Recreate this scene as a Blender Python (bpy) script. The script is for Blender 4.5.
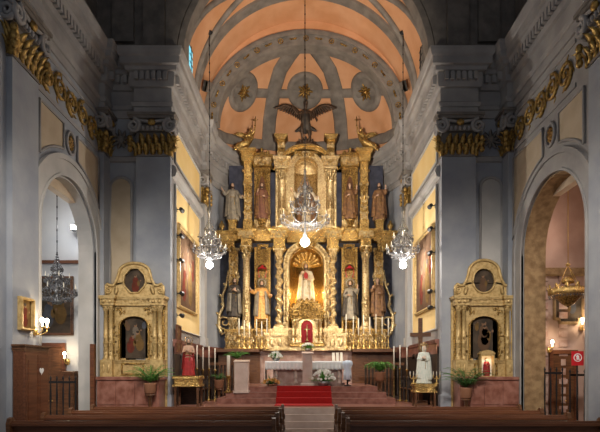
import bpy, bmesh, math, random
from mathutils import Vector, Matrix
from math import sin, cos, pi, sqrt, radians

for _o in list(bpy.data.objects):
    bpy.data.objects.remove(_o)
SC = bpy.context.scene
COL = SC.collection
RNG = random.Random(7)

# ------------------------------------------------------------------ camera, world, lights, exposure
EYE = 2.0
F = 500.0
VX, VY = 306.0, 370.0
cam_d = bpy.data.cameras.new('camera')
cam_d.sensor_width = 36.0
cam_d.lens = 36.0 * F / 600.0
cam_d.shift_x = -(VX - 300.0) / 600.0
cam_d.shift_y = (VY - 216.0) / 600.0
cam_d.clip_start = 0.05
cam = bpy.data.objects.new('camera', cam_d)
cam.location = (0, 0, EYE)
cam.rotation_euler = (pi / 2, 0, 0)
COL.objects.link(cam)
SC.camera = cam

W = bpy.data.worlds.new('world')
SC.world = W
W.use_nodes = True
W.node_tree.nodes['Background'].inputs[0].default_value = (0.86, 0.90, 1.0, 1)
W.node_tree.nodes['Background'].inputs[1].default_value = 0.2

SC.view_settings.view_transform = 'Standard'
SC.view_settings.look = 'None'
SC.view_settings.gamma = 1.0
SC.view_settings.exposure = 0.15
SC.view_settings.use_curve_mapping = False


def light(name, kind, loc, power, color=(1, 1, 1), size=0.1, target=None, spot=60, blend=0.6, size_y=None):
    d = bpy.data.lights.new(name, kind)
    d.energy = power
    d.color = color
    if kind == 'AREA':
        d.size = size
        if size_y:
            d.shape = 'RECTANGLE'
            d.size_y = size_y
    else:
        d.shadow_soft_size = size
    if kind == 'SPOT':
        d.spot_size = radians(spot)
        d.spot_blend = blend
    o = bpy.data.objects.new(name, d)
    o.location = loc
    if target is not None:
        o.rotation_euler = (Vector(target) - Vector(loc)).to_track_quat('-Z', 'Y').to_euler()
    COL.objects.link(o)
    return o


WARM = (1.0, 0.83, 0.60)
# unseen spots added to brighten piers and nave walls, retable floodlights on the piers
for s in (-1, 1):
    light('nave_fill', 'SPOT', (2.2 * s, 4.0, 8.0), 3000, (1.0, 0.92, 0.83), 0.4, (4.9 * s, 15.0, 2.0), 52, 1.0)
    light('nave_fill_across', 'SPOT', (-2.5 * s, 3.0, 8.0), 900, (1.0, 0.92, 0.83), 0.4, (6.1 * s, 12.0, 2.2), 54, 1.0)
for s in (-1, 1):
    light('retable_spot', 'SPOT', (3.75 * s, 15.5, 7.1), 430, WARM, 0.12, (-0.5 * s, 21.0, 6.2), 62, 0.7)
    light('retable_spot_low', 'SPOT', (3.75 * s, 15.5, 5.6), 620, WARM, 0.12, (-0.3 * s, 21.0, 3.6), 60, 0.7)
    light('altarpiece_fill', 'SPOT', (1.6 * s, 8.5, 9.0), 420, (1.0, 0.86, 0.66), 0.15, (5.2 * s, 15.0, 3.4), 30, 0.8)  # unseen spot added to brighten the side altarpiece

light('dome_fill', 'SPOT', (0, 9.0, 6.3), 4600, (1.0, 0.86, 0.70), 0.15, (0, 20.0, 12.6), 62, 0.9)  # spot added to brighten dome and vault, no fixture hangs here

# ------------------------------------------------------------------ geometry helpers

def at(x, y, Y):
    """the point at depth Y seen at photograph position x, y"""
    return Vector(((x - VX) * Y / F, Y, EYE + (VY - y) * Y / F))


class MB:
    def __init__(self):
        self.bm = bmesh.new()
        self.M = Matrix.Identity(4)
        self.mi = 0
        self.sm = False

    def v(self, p):
        return self.bm.verts.new(self.M @ Vector(p))

    def f(self, vs, smooth=None):
        try:
            fc = self.bm.faces.new(vs)
        except ValueError:
            return
        fc.material_index = self.mi
        fc.smooth = self.sm if smooth is None else smooth

    def box(self, x0, x1, y0, y1, z0, z1):
        P = [self.v(p) for p in ((x0, y0, z0), (x1, y0, z0), (x1, y1, z0), (x0, y1, z0), (x0, y0, z1), (x1, y0, z1), (x1, y1, z1), (x0, y1, z1))]
        for q in ((0, 3, 2, 1), (4, 5, 6, 7), (0, 1, 5, 4), (1, 2, 6, 5), (2, 3, 7, 6), (3, 0, 4, 7)):
            self.f([P[i] for i in q], False)
        return self

    def cbox(self, x, y, z, sx, sy, sz):
        return self.box(x - sx / 2, x + sx / 2, y - sy / 2, y + sy / 2, z, z + sz)

    def bbox(self, x0, x1, y0, y1, z0, z1, b=0.02):
        """box with chamfered vertical and top edges"""
        pts = [(x0 + b, y0), (x1 - b, y0), (x1, y0 + b), (x1, y1 - b), (x1 - b, y1), (x0 + b, y1), (x0, y1 - b), (x0, y0 + b)]
        cx, cy = (x0 + x1) / 2, (y0 + y1) / 2
        kx = max(0.0, 1 - 2 * b / max(1e-6, x1 - x0))
        ky = max(0.0, 1 - 2 * b / max(1e-6, y1 - y0))
        r = []
        for z, q in ((z0, 0), (z1 - b, 0), (z1, 1)):
            r.append([self.v((cx + (px - cx) * (kx if q else 1), cy + (py - cy) * (ky if q else 1), z)) for px, py in pts])
        self.f(r[0][::-1], False)
        self.f(r[2], False)
        for a in (0, 1):
            for i in range(8):
                j = (i + 1) % 8
                self.f([r[a][i], r[a][j], r[a + 1][j], r[a + 1][i]], False)
        return self

    def lathe(self, prof, loc=(0, 0, 0), seg=16, sx=1, sy=1, a0=0.0, a1=2 * pi, fold=None, centre=None, smooth=True):
        full = abs(a1 - a0 - 2 * pi) < 1e-6
        n = seg if full else seg + 1
        rings = []
        for r, z in prof:
            ox, oy = centre(z) if centre else (0, 0)
            ring = []
            for i in range(n):
                a = a0 + (a1 - a0) * i / seg
                k = fold(a, z) if fold else 1
                ring.append(self.v((loc[0] + ox + r * k * sx * cos(a), loc[1] + oy + r * k * sy * sin(a), loc[2] + z)))
            rings.append(ring)
        for a in range(len(rings) - 1):
            for i in range(seg):
                j = (i + 1) % n
                self.f([rings[a][i], rings[a][j], rings[a + 1][j], rings[a + 1][i]], smooth)
        if full:
            self.f(rings[0][::-1], False)
            self.f(rings[-1], False)
        return self

    def tube(self, pts, rad, seg=8, closed=False):
        pts = [Vector(p) for p in pts]
        n = len(pts)
        if not isinstance(rad, (list, tuple)):
            rad = [rad] * n
        rings = []
        up = None
        for i in range(n):
            if closed:
                d = pts[(i + 1) % n] - pts[i - 1]
            else:
                d = pts[min(i + 1, n - 1)] - pts[max(i - 1, 0)]
            if d.length < 1e-9:
                d = Vector((0, 0, 1))
            d.normalize()
            if up is None:
                up = d.orthogonal().normalized()
            else:
                up = up - d * up.dot(d)
                up = up.normalized() if up.length > 1e-6 else d.orthogonal().normalized()
            w = d.cross(up)
            rings.append([self.v(pts[i] + (up * cos(2 * pi * k / seg) + w * sin(2 * pi * k / seg)) * rad[i]) for k in range(seg)])
        for a in range(n if closed else n - 1):
            for k in range(seg):
                j = (k + 1) % seg
                b = (a + 1) % n
                self.f([rings[a][k], rings[a][j], rings[b][j], rings[b][k]], True)
        if not closed:
            self.f(rings[0][::-1], True)
            self.f(rings[-1], True)
        return self

    def ell(self, c, r, seg=12, rings=8):
        if not isinstance(r, (list, tuple)):
            r = (r, r, r)
        c = Vector(c)
        top = self.v(c + Vector((0, 0, r[2])))
        bot = self.v(c - Vector((0, 0, r[2])))
        R = []
        for i in range(1, rings):
            t = pi * i / rings
            R.append([self.v(c + Vector((r[0] * sin(t) * cos(2 * pi * k / seg), r[1] * sin(t) * sin(2 * pi * k / seg), r[2] * cos(t)))) for k in range(seg)])
        for k in range(seg):
            j = (k + 1) % seg
            self.f([top, R[0][k], R[0][j]], True)
            self.f([bot, R[-1][j], R[-1][k]], True)
            for i in range(len(R) - 1):
                self.f([R[i][k], R[i + 1][k], R[i + 1][j], R[i][j]], True)
        return self

    def prism(self, poly, axis, a, b):
        """polygon extruded along an axis: 'y' poly=(x,z), 'x' poly=(y,z), 'z' poly=(x,y)"""
        def P(p, t):
            return {'y': (p[0], t, p[1]), 'x': (t, p[0], p[1]), 'z': (p[0], p[1], t)}[axis]
        A = [self.v(P(p, a)) for p in poly]
        B = [self.v(P(p, b)) for p in poly]
        self.f(A, False)
        self.f(B[::-1], False)
        n = len(poly)
        for i in range(n):
            j = (i + 1) % n
            self.f([A[j], A[i], B[i], B[j]], False)
        return self

    def band(self, inner, outer, axis, a, b, closed=False):
        """solid band between two outlines with the same number of points"""
        n = len(inner)
        for i in range(n if closed else n - 1):
            j = (i + 1) % n
            self.prism([inner[i], inner[j], outer[j], outer[i]], axis, a, b)
        return self

    def spiral(self, c, r0, r1, turns, rad, axis='y', a0=0.0, s=1, n=None, seg=6):
        n = n or int(12 * turns) + 2
        pts = []
        for i in range(n):
            t = i / (n - 1)
            a = a0 + s * 2 * pi * turns * t
            r = r0 + (r1 - r0) * t
            u, w = r * cos(a), r * sin(a)
            pts.append({'y': (c[0] + u, c[1], c[2] + w), 'x': (c[0], c[1] + u, c[2] + w), 'z': (c[0] + u, c[1] + w, c[2])}[axis])
        rr = [rad * (1 - 0.5 * i / (n - 1)) for i in range(n)]
        return self.tube(pts, rr, seg)

    def leaf(self, base, direction, normal, length, width, curl=0.6, n=5, th=0.25):
        """a curled solid leaf: rises along direction and rolls over towards normal"""
        d = Vector(direction).normalized()
        nn = Vector(normal).normalized()
        s = d.cross(nn).normalized()
        base = Vector(base)
        L, C, R_, B = [], [], [], []
        for i in range(n + 1):
            t = i / n
            w = width * 0.5 * (0.55 + 0.9 * t - 1.42 * t ** 3) + 0.0005
            p = base + d * (length * (t - 0.35 * curl * t ** 3)) + nn * (length * curl * 0.55 * t ** 2.2)
            L.append(self.v(p - s * w))
            R_.append(self.v(p + s * w))
            C.append(self.v(p + nn * width * th * (1 - 0.6 * t)))
            B.append(self.v(p - nn * width * 0.06))
        for i in range(n):
            for q in ((L, C), (C, R_), (R_, B), (B, L)):
                self.f([q[0][i], q[1][i], q[1][i + 1], q[0][i + 1]], True)
        self.f([L[n], C[n], R_[n], B[n]], True)
        self.f([L[0], B[0], R_[0], C[0]], True)
        return self

    def sheet(self, fn, nu, nv, smooth=True, th=None):
        g = [[self.v(fn(i / nu, j / nv)) for j in range(nv + 1)] for i in range(nu + 1)]
        for i in range(nu):
            for j in range(nv):
                self.f([g[i][j], g[i + 1][j], g[i + 1][j + 1], g[i][j + 1]], smooth)
        return self

    def sweep(self, path, prof, closed_prof=True):
        """profile (p, z) carried along a plan path; p is measured to the right of the direction of travel"""
        n = len(path)
        P = [Vector((q[0], q[1])) for q in path]
        rings = []
        for i in range(n):
            d0 = (P[i] - P[i - 1]).normalized() if i > 0 else (P[1] - P[0]).normalized()
            d1 = (P[i + 1] - P[i]).normalized() if i < n - 1 else d0
            n0 = Vector((d0.y, -d0.x))
            n1 = Vector((d1.y, -d1.x))
            m = (n0 + n1)
            m = m / max(0.25, m.dot(n0))
            rings.append([self.v((P[i].x + m.x * p, P[i].y + m.y * p, z)) for p, z in prof])
        k = len(prof)
        for i in range(n - 1):
            for a in range(k if closed_prof else k - 1):
                b = (a + 1) % k
                self.f([rings[i][a], rings[i][b], rings[i + 1][b], rings[i + 1][a]], False)
        if closed_prof:
            self.f(rings[0], False)
            self.f(rings[-1][::-1], False)
        return self

    def build(self, name, mats, parent=None, loc=None):
        bmesh.ops.recalc_face_normals(self.bm, faces=self.bm.faces[:])
        me = bpy.data.meshes.new(name)
        self.bm.to_mesh(me)
        self.bm.free()
        for m in (mats if isinstance(mats, (list, tuple)) else [mats]):
            me.materials.append(m)
        o = bpy.data.objects.new(name, me)
        COL.objects.link(o)
        if parent is not None:
            o.parent = parent
        if loc is not None:
            o.location = loc
        return o


def tag(o, label=None, cat=None, group=None, kind=None):
    if label:
        o['label'] = label
    if cat:
        o['category'] = cat
    if group:
        o['group'] = group
    if kind:
        o['kind'] = kind
    return o


def thing(name, label, cat, loc=(0, 0, 0), rz=0.0, group=None, kind=None, scale=1.0):
    o = bpy.data.objects.new(name, None)
    o.empty_display_size = 0.1
    o.location = loc
    o.rotation_euler = (0, 0, rz)
    o.scale = (scale, scale, scale)
    COL.objects.link(o)
    return tag(o, label, cat, group, kind)


def structure(o, label=None):
    return tag(o, label, 'building' if label else None, None, 'structure')


def copy_tree(o, parent=None):
    c = o.copy()
    COL.objects.link(c)
    if parent is not None:
        c.parent = parent
    for ch in [q for q in bpy.data.objects if q.parent == o]:
        copy_tree(ch, c)
    return c


def arc(cx, cz, r, a0, a1, n, rz=None):
    rz = rz or r
    return [(cx + r * cos(a0 + (a1 - a0) * i / n), cz + rz * sin(a0 + (a1 - a0) * i / n)) for i in range(n + 1)]


# ------------------------------------------------------------------ materials

def mat(name, col, rough=0.6, metal=0.0, col2=None, scale=4.0, detail=6.0, mix=(0.35, 0.65), bump=0.0, bscale=None, spec=0.4, emit=None, estr=0.0, trans=0.0, stretch=(1, 1, 1), bdist=0.02):
    m = bpy.data.materials.new(name)
    m.use_nodes = True
    nt = m.node_tree
    b = nt.nodes['Principled BSDF']
    b.inputs['Base Color'].default_value = (*col, 1)
    b.inputs['Roughness'].default_value = rough
    b.inputs['Metallic'].default_value = metal
    b.inputs['Specular IOR Level'].default_value = spec
    b.inputs['Transmission Weight'].default_value = trans
    if emit:
        b.inputs['Emission Color'].default_value = (*emit, 1)
        b.inputs['Emission Strength'].default_value = estr
    if col2 or bump:
        tc = nt.nodes.new('ShaderNodeTexCoord')
        mp = nt.nodes.new('ShaderNodeMapping')
        mp.inputs['Scale'].default_value = stretch
        nt.links.new(tc.outputs['Object'], mp.inputs['Vector'])
    if col2:
        no = nt.nodes.new('ShaderNodeTexNoise')
        no.inputs['Scale'].default_value = scale
        no.inputs['Detail'].default_value = detail
        nt.links.new(mp.outputs['Vector'], no.inputs['Vector'])
        cr = nt.nodes.new('ShaderNodeValToRGB')
        cr.color_ramp.elements[0].position = mix[0]
        cr.color_ramp.elements[0].color = (*col, 1)
        cr.color_ramp.elements[1].position = mix[1]
        cr.color_ramp.elements[1].color = (*col2, 1)
        nt.links.new(no.outputs['Fac'], cr.inputs['Fac'])
        nt.links.new(cr.outputs['Color'], b.inputs['Base Color'])
    if bump:
        nb = nt.nodes.new('ShaderNodeTexNoise')
        nb.inputs['Scale'].default_value = bscale or scale * 4
        nb.inputs['Detail'].default_value = 4
        nt.links.new(mp.outputs['Vector'], nb.inputs['Vector'])
        bp = nt.nodes.new('ShaderNodeBump')
        bp.inputs['Strength'].default_value = bump
        bp.inputs['Distance'].default_value = bdist
        nt.links.new(nb.outputs['Fac'], bp.inputs['Height'])
        nt.links.new(bp.outputs['Normal'], b.inputs['Normal'])
    return m


M = {}
M['stone'] = mat('grey_stone', (0.275, 0.265, 0.26), 0.8, col2=(0.37, 0.355, 0.34), scale=1.6, bump=0.15, bscale=14)
M['stone_blue'] = mat('blue_grey_stone', (0.265, 0.285, 0.325), 0.8, col2=(0.36, 0.375, 0.40), scale=1.2, bump=0.15, bscale=12)
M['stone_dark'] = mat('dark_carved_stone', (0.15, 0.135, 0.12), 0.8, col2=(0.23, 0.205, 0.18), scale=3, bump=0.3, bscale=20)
M['stone_pale'] = mat('pale_stone', (0.42, 0.41, 0.39), 0.8, col2=(0.52, 0.50, 0.47), scale=1.5, bump=0.1, bscale=10)
M['stone_brown'] = mat('brown_carved_stone', (0.20, 0.12, 0.055), 0.75, col2=(0.36, 0.24, 0.12), scale=5, bump=0.6, bscale=18)
M['plaster_tan'] = mat('tan_plaster', (0.44, 0.35, 0.24), 0.85, col2=(0.52, 0.43, 0.31), scale=2, bump=0.05)
M['plaster_yellow'] = mat('yellow_plaster', (0.80, 0.57, 0.23), 0.85, col2=(0.86, 0.65, 0.31), scale=1.0, bump=0.04)
M['plaster_orange'] = mat('orange_plaster', (0.58, 0.29, 0.14), 0.88, col2=(0.66, 0.36, 0.20), scale=1.3, bump=0.04)
M['plaster_white'] = mat('white_plaster', (0.55, 0.56, 0.57), 0.85, col2=(0.64, 0.64, 0.63), scale=1.2, bump=0.05)
M['plaster_pink'] = mat('pinkish_plaster', (0.40, 0.27, 0.22), 0.85, col2=(0.50, 0.36, 0.30), scale=1.4, bump=0.1)
M['vault_tan'] = mat('painted_tan_vault', (0.55, 0.43, 0.30), 0.85, col2=(0.62, 0.50, 0.36), scale=2)
M['gold'] = mat('gilded_wood', (0.74, 0.51, 0.18), 0.27, 0.8, col2=(0.24, 0.12, 0.03), scale=19, detail=8, mix=(0.42, 0.68), bump=0.8, bscale=30, bdist=0.03)  # dark brown noise paints the shade of carving into the gold
M['gold_pale'] = mat('pale_gilding', (0.86, 0.68, 0.37), 0.27, 0.7, col2=(0.36, 0.21, 0.07), scale=17, detail=8, mix=(0.44, 0.70), bump=0.75, bscale=30, bdist=0.03)  # brown patches again stand in for shaded carving
M['gold_dark'] = mat('worn_shaded_gilding', (0.50, 0.31, 0.09), 0.32, 0.7, col2=(0.10, 0.055, 0.02), scale=20, detail=8, mix=(0.40, 0.64), bump=0.6, bscale=30, bdist=0.03)  # worn gold, with carving shade put into the colour too
M['gold_side'] = mat('side_altar_gilding', (0.58, 0.42, 0.19), 0.48, 0.32, col2=(0.38, 0.25, 0.09), scale=12, detail=8, mix=(0.42, 0.7), bump=0.35, bscale=30)
M['gold_leaf'] = mat('gilded_leaves', (0.52, 0.34, 0.10), 0.4, 0.6, col2=(0.17, 0.10, 0.03), scale=14, detail=8, mix=(0.40, 0.66), bump=0.5, bscale=25)
M['navy'] = mat('dark_blue_panel', (0.028, 0.032, 0.055), 0.6, col2=(0.055, 0.06, 0.09), scale=5, bump=0.1)
M['wood'] = mat('dark_brown_wood', (0.085, 0.035, 0.016), 0.42, col2=(0.16, 0.07, 0.03), scale=3, stretch=(1, 8, 8), bump=0.1)
M['wood_red'] = mat('red_brown_wood', (0.10, 0.036, 0.018), 0.36, col2=(0.17, 0.065, 0.03), scale=3, stretch=(0.6, 8, 8), bump=0.08)
M['wood_black'] = mat('near_black_wood', (0.022, 0.014, 0.011), 0.45, col2=(0.05, 0.03, 0.02), scale=6, stretch=(1, 1, 5), bump=0.1)
M['marble_pink'] = mat('pink_marble', (0.36, 0.22, 0.18), 0.3, col2=(0.52, 0.38, 0.33), scale=4, detail=10, mix=(0.4, 0.62))
M['marble_red'] = mat('red_marble', (0.20, 0.075, 0.05), 0.3, col2=(0.34, 0.16, 0.12), scale=5, detail=10)
M['marble_pale'] = mat('pale_rose_marble', (0.56, 0.43, 0.36), 0.3, col2=(0.66, 0.54, 0.47), scale=4, detail=10)
M['linen'] = mat('white_linen', (0.80, 0.80, 0.79), 0.85, bump=0.3, bscale=60)
M['carpet'] = mat('red_carpet', (0.42, 0.015, 0.012), 0.95, col2=(0.32, 0.01, 0.01), scale=30, bump=0.3, bscale=200)
M['wax'] = mat('ivory_wax', (0.85, 0.80, 0.68), 0.5)
M['brass'] = mat('brass', (0.85, 0.60, 0.22), 0.3, 0.9, bump=0.1, bscale=20)
M['silver'] = mat('tarnished_silver', (0.42, 0.42, 0.42), 0.4, 0.75, col2=(0.20, 0.20, 0.20), scale=8, bump=0.3, bscale=25)
M['silver_dim'] = mat('dull_silver_branch', (0.26, 0.255, 0.25), 0.35, 0.7)
M['robe_maroon'] = mat('maroon_carved_robe', (0.15, 0.06, 0.045), 0.6, col2=(0.24, 0.11, 0.06), scale=8, bump=0.3)
M['iron'] = mat('black_iron', (0.02, 0.02, 0.022), 0.5, 0.5)
M['bronze'] = mat('dark_bronze', (0.055, 0.035, 0.025), 0.45, 0.3, col2=(0.12, 0.07, 0.04), scale=8, bump=0.4, bscale=25)
M['skin'] = mat('carved_skin', (0.62, 0.40, 0.28), 0.5)
M['skin_pale'] = mat('pale_carved_skin', (0.72, 0.56, 0.45), 0.5)
M['hair'] = mat('dark_carved_hair', (0.06, 0.035, 0.02), 0.6, bump=0.6, bscale=30)
M['robe_white'] = mat('cream_robe', (0.70, 0.62, 0.48), 0.55, col2=(0.55, 0.42, 0.25), scale=7, bump=0.2)
M['robe_grey'] = mat('grey_carved_robe', (0.22, 0.195, 0.16), 0.55, 0.2, col2=(0.36, 0.31, 0.23), scale=6, bump=0.25)
M['robe_red'] = mat('red_robe', (0.42, 0.03, 0.03), 0.6, col2=(0.30, 0.02, 0.02), scale=6, bump=0.15)
M['robe_brown'] = mat('brown_carved_robe', (0.15, 0.075, 0.045), 0.55, 0.15, col2=(0.32, 0.17, 0.07), scale=7, bump=0.25)
M['robe_dark'] = mat('dark_monastic_robe', (0.045, 0.038, 0.035), 0.6, col2=(0.10, 0.08, 0.06), scale=6, bump=0.2)
M['robe_mint'] = mat('pale_green_white_dress', (0.62, 0.68, 0.60), 0.6, col2=(0.75, 0.76, 0.68), scale=9, bump=0.3)
M['robe_orange'] = mat('orange_gold_brocade', (0.62, 0.28, 0.07), 0.5, 0.3, col2=(0.75, 0.45, 0.16), scale=14, bump=0.3)
M['leaf'] = mat('green_leaves', (0.06, 0.20, 0.03), 0.5, col2=(0.14, 0.34, 0.06), scale=6)
M['leaf_dark'] = mat('dark_green_leaves', (0.035, 0.12, 0.025), 0.5, col2=(0.08, 0.20, 0.04), scale=6)
M['petal'] = mat('white_petals', (0.85, 0.84, 0.78), 0.6)
M['petal_pink'] = mat('pinkish_petals', (0.80, 0.55, 0.50), 0.6)
M['terracotta'] = mat('brown_pot', (0.28, 0.13, 0.07), 0.7)
M['floor_nave'] = mat('worn_stone_floor', (0.30, 0.24, 0.19), 0.45, col2=(0.38, 0.31, 0.26), scale=3)
M['crystal'] = mat('crystal', (0.50, 0.51, 0.54), 0.08, 0.0, spec=0.6, trans=0.88)
M['glass_blue'] = mat('blue_window_glass', (0.10, 0.35, 0.45), 0.2, col2=(0.05, 0.2, 0.3), scale=5, emit=(0.25, 0.75, 0.9), estr=0.9)
M['lamp'] = mat('lamp_glow', (1, 1, 1), 0.5, emit=(1.0, 0.97, 0.92), estr=40)
M['candle_bulb'] = mat('candle_bulb_glow', (1, 1, 1), 0.5, emit=(1.0, 0.85, 0.6), estr=14)
M['red_cloth'] = mat('red_silk', (0.50, 0.02, 0.03), 0.45, bump=0.2, bscale=12)
M['vitrine_red'] = mat('crimson_velvet', (0.26, 0.012, 0.018), 0.8)
M['blue_white'] = mat('bluish_white_cloth', (0.62, 0.72, 0.84), 0.7, bump=0.3, bscale=14)
M['sign_red'] = mat('red_sign', (0.55, 0.02, 0.03), 0.4)
M['sign_white'] = mat('white_sign_print', (0.85, 0.85, 0.85), 0.4)
M['canvas_dark'] = mat('dark_oil_canvas', (0.035, 0.028, 0.022), 0.75, spec=0.15, col2=(0.09, 0.065, 0.045), scale=3)
M['canvas_brown'] = mat('brown_oil_canvas', (0.085, 0.05, 0.032), 0.9, spec=0.0, col2=(0.13, 0.08, 0.05), scale=2.5)
M['paint_red'] = mat('dull_red_paint', (0.15, 0.035, 0.025), 0.9, spec=0.0, col2=(0.08, 0.03, 0.02), scale=6)
M['paint_flesh'] = mat('flesh_paint', (0.24, 0.14, 0.09), 0.9, spec=0.0, col2=(0.17, 0.1, 0.06), scale=6)
M['paint_blue'] = mat('slate_blue_paint', (0.06, 0.065, 0.08), 0.9, spec=0.0, col2=(0.09, 0.09, 0.1), scale=6)
M['paint_ochre'] = mat('ochre_paint', (0.17, 0.10, 0.04), 0.9, spec=0.0, col2=(0.11, 0.07, 0.03), scale=6)
M['paint_pale'] = mat('pale_grey_paint', (0.17, 0.14, 0.11), 0.9, spec=0.0, col2=(0.1, 0.085, 0.07), scale=6)
M['black'] = mat('black_plastic', (0.012, 0.012, 0.013), 0.5)

# ------------------------------------------------------------------ the building
W1, W2 = 6.11, 4.07          # half widths of nave and chancel
Y1, YA = 15.2, 19.4          # chancel arch, start of the apse
ZP, ZD = 0.9, 1.45           # presbytery floor, altar dais
ZC, ZT = 9.63, 11.45         # underside and top of the entablature
APX, APY = 4.07, 4.3         # apse half width and depth
RA = 3.85                    # vault radius

fl = MB()
fl.box(-12, 12, 3.0, 16.5, -0.2, 0.0)
structure(fl.build('floor', M['floor_nave']))
st = MB()
for i in range(5):
    st.box(-W1 + 0.02, W1 - 0.02, 13.72 + 0.2 * i, 14.75, 0.18 * i, 0.18 * (i + 1))
structure(st.build('floor_steps', M['marble_pale']))
pf = MB()
pf.box(-W1 + 0.02, W1 - 0.02, 14.72, 24.2, 0.0, ZP)
structure(pf.build('floor_presbytery', M['marble_red']))
ds = MB()
ds.box(-2.9, 2.9, 16.2, 22.0, ZP - 0.02, ZP + 0.18)
ds.box(-2.65, 2.65, 16.5, 22.0, ZP + 0.1, ZP + 0.36)
ds.box(-2.4, 2.4, 16.8, 22.0, ZP + 0.3, ZD)
structure(ds.build('floor_dais', M['marble_red']))


def apse_pt(t, ox=0.0):
    return ((APX + ox) * -cos(t), YA + (APY + ox) * sin(t))


APSE = [apse_pt(pi * i / 28) for i in range(29)]

for s, side in ((-1, 'left'), (1, 'right')):
    cy, r, sp = (12.93, 1.52, 5.4) if s < 0 else (12.45, 1.63, 5.22)
    TH = 0.45 if s < 0 else 0.62
    X0, X1 = s * W1, s * (W1 + TH)
    w = MB()
    w.box(min(X0, X1), max(X0, X1), 4.0, cy - r, 0, ZT)
    w.box(min(X0, X1), max(X0, X1), cy + r, Y1 + 0.3, 0, ZT)
    a = arc(cy, sp, r, pi, 0, 24)
    for i in range(24):
        w.prism([a[i], a[i + 1], (a[i + 1][0], ZT), (a[i][0], ZT)], 'x', X0, X1)
    wall = structure(w.build('wall_%s_nave' % side, M['stone_blue'] if s < 0 else M['stone']))
    # archivolt and jamb moulding around the opening
    b = MB()
    for r0, r1, dp in ((0.0, 0.46, 0.05), (0.40, 0.52, 0.09), (0.0, 0.06, 0.08)):
        inn = [(cy - r - r0, 0.0)] + arc(cy, sp, r + r0, pi, 0, 24) + [(cy + r + r0, 0.0)]
        out = [(cy - r - r1, 0.0)] + arc(cy, sp, r + r1, pi, 0, 24) + [(cy + r + r1, 0.0)]
        b.band(inn, out, 'x', X0 + s * 0.01, X0 - s * dp)
    b.build('arch_moulding', M['stone_pale'] if s < 0 else M['stone'], wall)
    # lining of the opening
    b = MB()
    inn = [(cy - r + 0.04, 0.0)] + arc(cy, sp, r - 0.04, pi, 0, 24) + [(cy + r - 0.04, 0.0)]
    out = [(cy - r - 0.005, 0.0)] + arc(cy, sp, r + 0.005, pi, 0, 24) + [(cy + r + 0.005, 0.0)]
    b.band(inn, out, 'x', X0 + s * 0.03, X1)
    b.build('arch_reveal', M['stone_pale'] if s < 0 else M['stone_brown'], wall)
    # spandrel panels with frames and a rosette
    b = MB()
    fr = MB()
    for q in (1, -1):
        ye = 14.66 if q > 0 else (11.42 if s < 0 else 10.95)
        lim = abs(ye - cy)
        R2 = r + 0.66
        aa = math.acos(min(0.99, lim / R2))
        arcp = [(cy + q * R2 * cos(t), sp + R2 * sin(t)) for t in [aa + (radians(80) - aa) * i / 10 for i in range(11)]]
        poly = [(arcp[-1][0], 8.2), (ye, 8.2)] + arcp
        b.prism(poly, 'x', X0 + s * 0.01, X0 - s * 0.015)
        fr.tube([(X0 - s * 0.03, p[0], p[1]) for p in poly], 0.035, 6, closed=True)
    b.build('spandrel_panel', M['plaster_tan'], wall)
    fr.tube([(X0 - s * 0.03, cy + 0.22 * cos(t * pi / 8), 7.86 + 0.28 * sin(t * pi / 8)) for t in range(16)], 0.04, 6, closed=True)
    fr.build('spandrel_frame', M['stone'], wall)
    b = MB()
    b.ell((X0 - s * 0.02, cy, 7.86), (0.04, 0.13, 0.17))
    for t in range(8):
        b.ell((X0 - s * 0.03, cy + 0.11 * cos(t * pi / 4), 7.86 + 0.15 * sin(t * pi / 4)), (0.03, 0.04, 0.05), 8, 6)
    b.build('rosette', M['gold_dark'], wall)
    # scrolled frieze between the capitals
    b = MB()
    b.box(min(X0, X0 - s * 0.03), max(X0, X0 - s * 0.03), 11.3, 14.62, 8.40, 8.50)
    b.box(min(X0, X0 - s * 0.03), max(X0, X0 - s * 0.03), 11.3, 14.62, 9.40, 9.50)
    b.build('frieze_border', M['stone'], wall)
    b = MB()
    n = 5
    for i in range(n):
        c = 11.75 + i * 0.63
        up = 1 if i % 2 else -1
        b.spiral((X0 - s * 0.03, c, 8.95 + 0.03 * up), 0.33, 0.05, 1.9, 0.05, 'x', a0=pi * (0.5 if up > 0 else 1.5), s=up, seg=6)
        for k in range(4):
            t = k * 1.6 + i
            b.leaf((X0 - s * 0.0, c + 0.28 * cos(t), 8.95 + 0.28 * sin(t)), (0, cos(t + 0.9), sin(t + 0.9)), (-s, 0, 0), 0.17, 0.10, 0.12, 4)
        b.ell((X0 - s * 0.04, c, 8.95 + 0.03 * up), (0.035, 0.055, 0.055), 8, 6)
    b.build('frieze_scrolls', M['gold_leaf'], wall)
    # upper wall above the entablature, dim and plain
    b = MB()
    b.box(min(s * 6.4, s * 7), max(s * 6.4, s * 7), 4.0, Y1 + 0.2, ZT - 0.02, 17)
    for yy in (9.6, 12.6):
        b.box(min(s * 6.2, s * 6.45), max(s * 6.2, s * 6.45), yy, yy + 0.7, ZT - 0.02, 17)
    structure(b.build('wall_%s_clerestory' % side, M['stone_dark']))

    # the pier beside the chancel arch
    b = MB()
    xa, xb = sorted((s * (W2 + 0.04), s * (W1 + 0.1)))
    b.box(xa, xb, Y1, YA + 0.1, 0, ZT)
    pier = structure(b.build('wall_%s_pier' % side, M['stone_blue']))
    b = MB()
    xc = s * 5.62
    hw = 0.33
    pts = [(xc - hw, 4.6), (xc + hw, 4.6), (xc + hw, 7.55)] + [(xc + hw * cos(t), 7.55 + 0.30 * sin(t)) for t in [pi * i / 8 for i in range(1, 8)]] + [(xc - hw, 7.55)]
    b.prism(pts, 'y', Y1 - 0.02, Y1 + 0.05)
    b.build('inset_panel', M['stone_pale'] if s > 0 else M['plaster_tan'], pier)
    b = MB()
    b.tube([(p[0], Y1 - 0.02, p[1]) for p in pts], 0.05, 6, closed=True)
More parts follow.
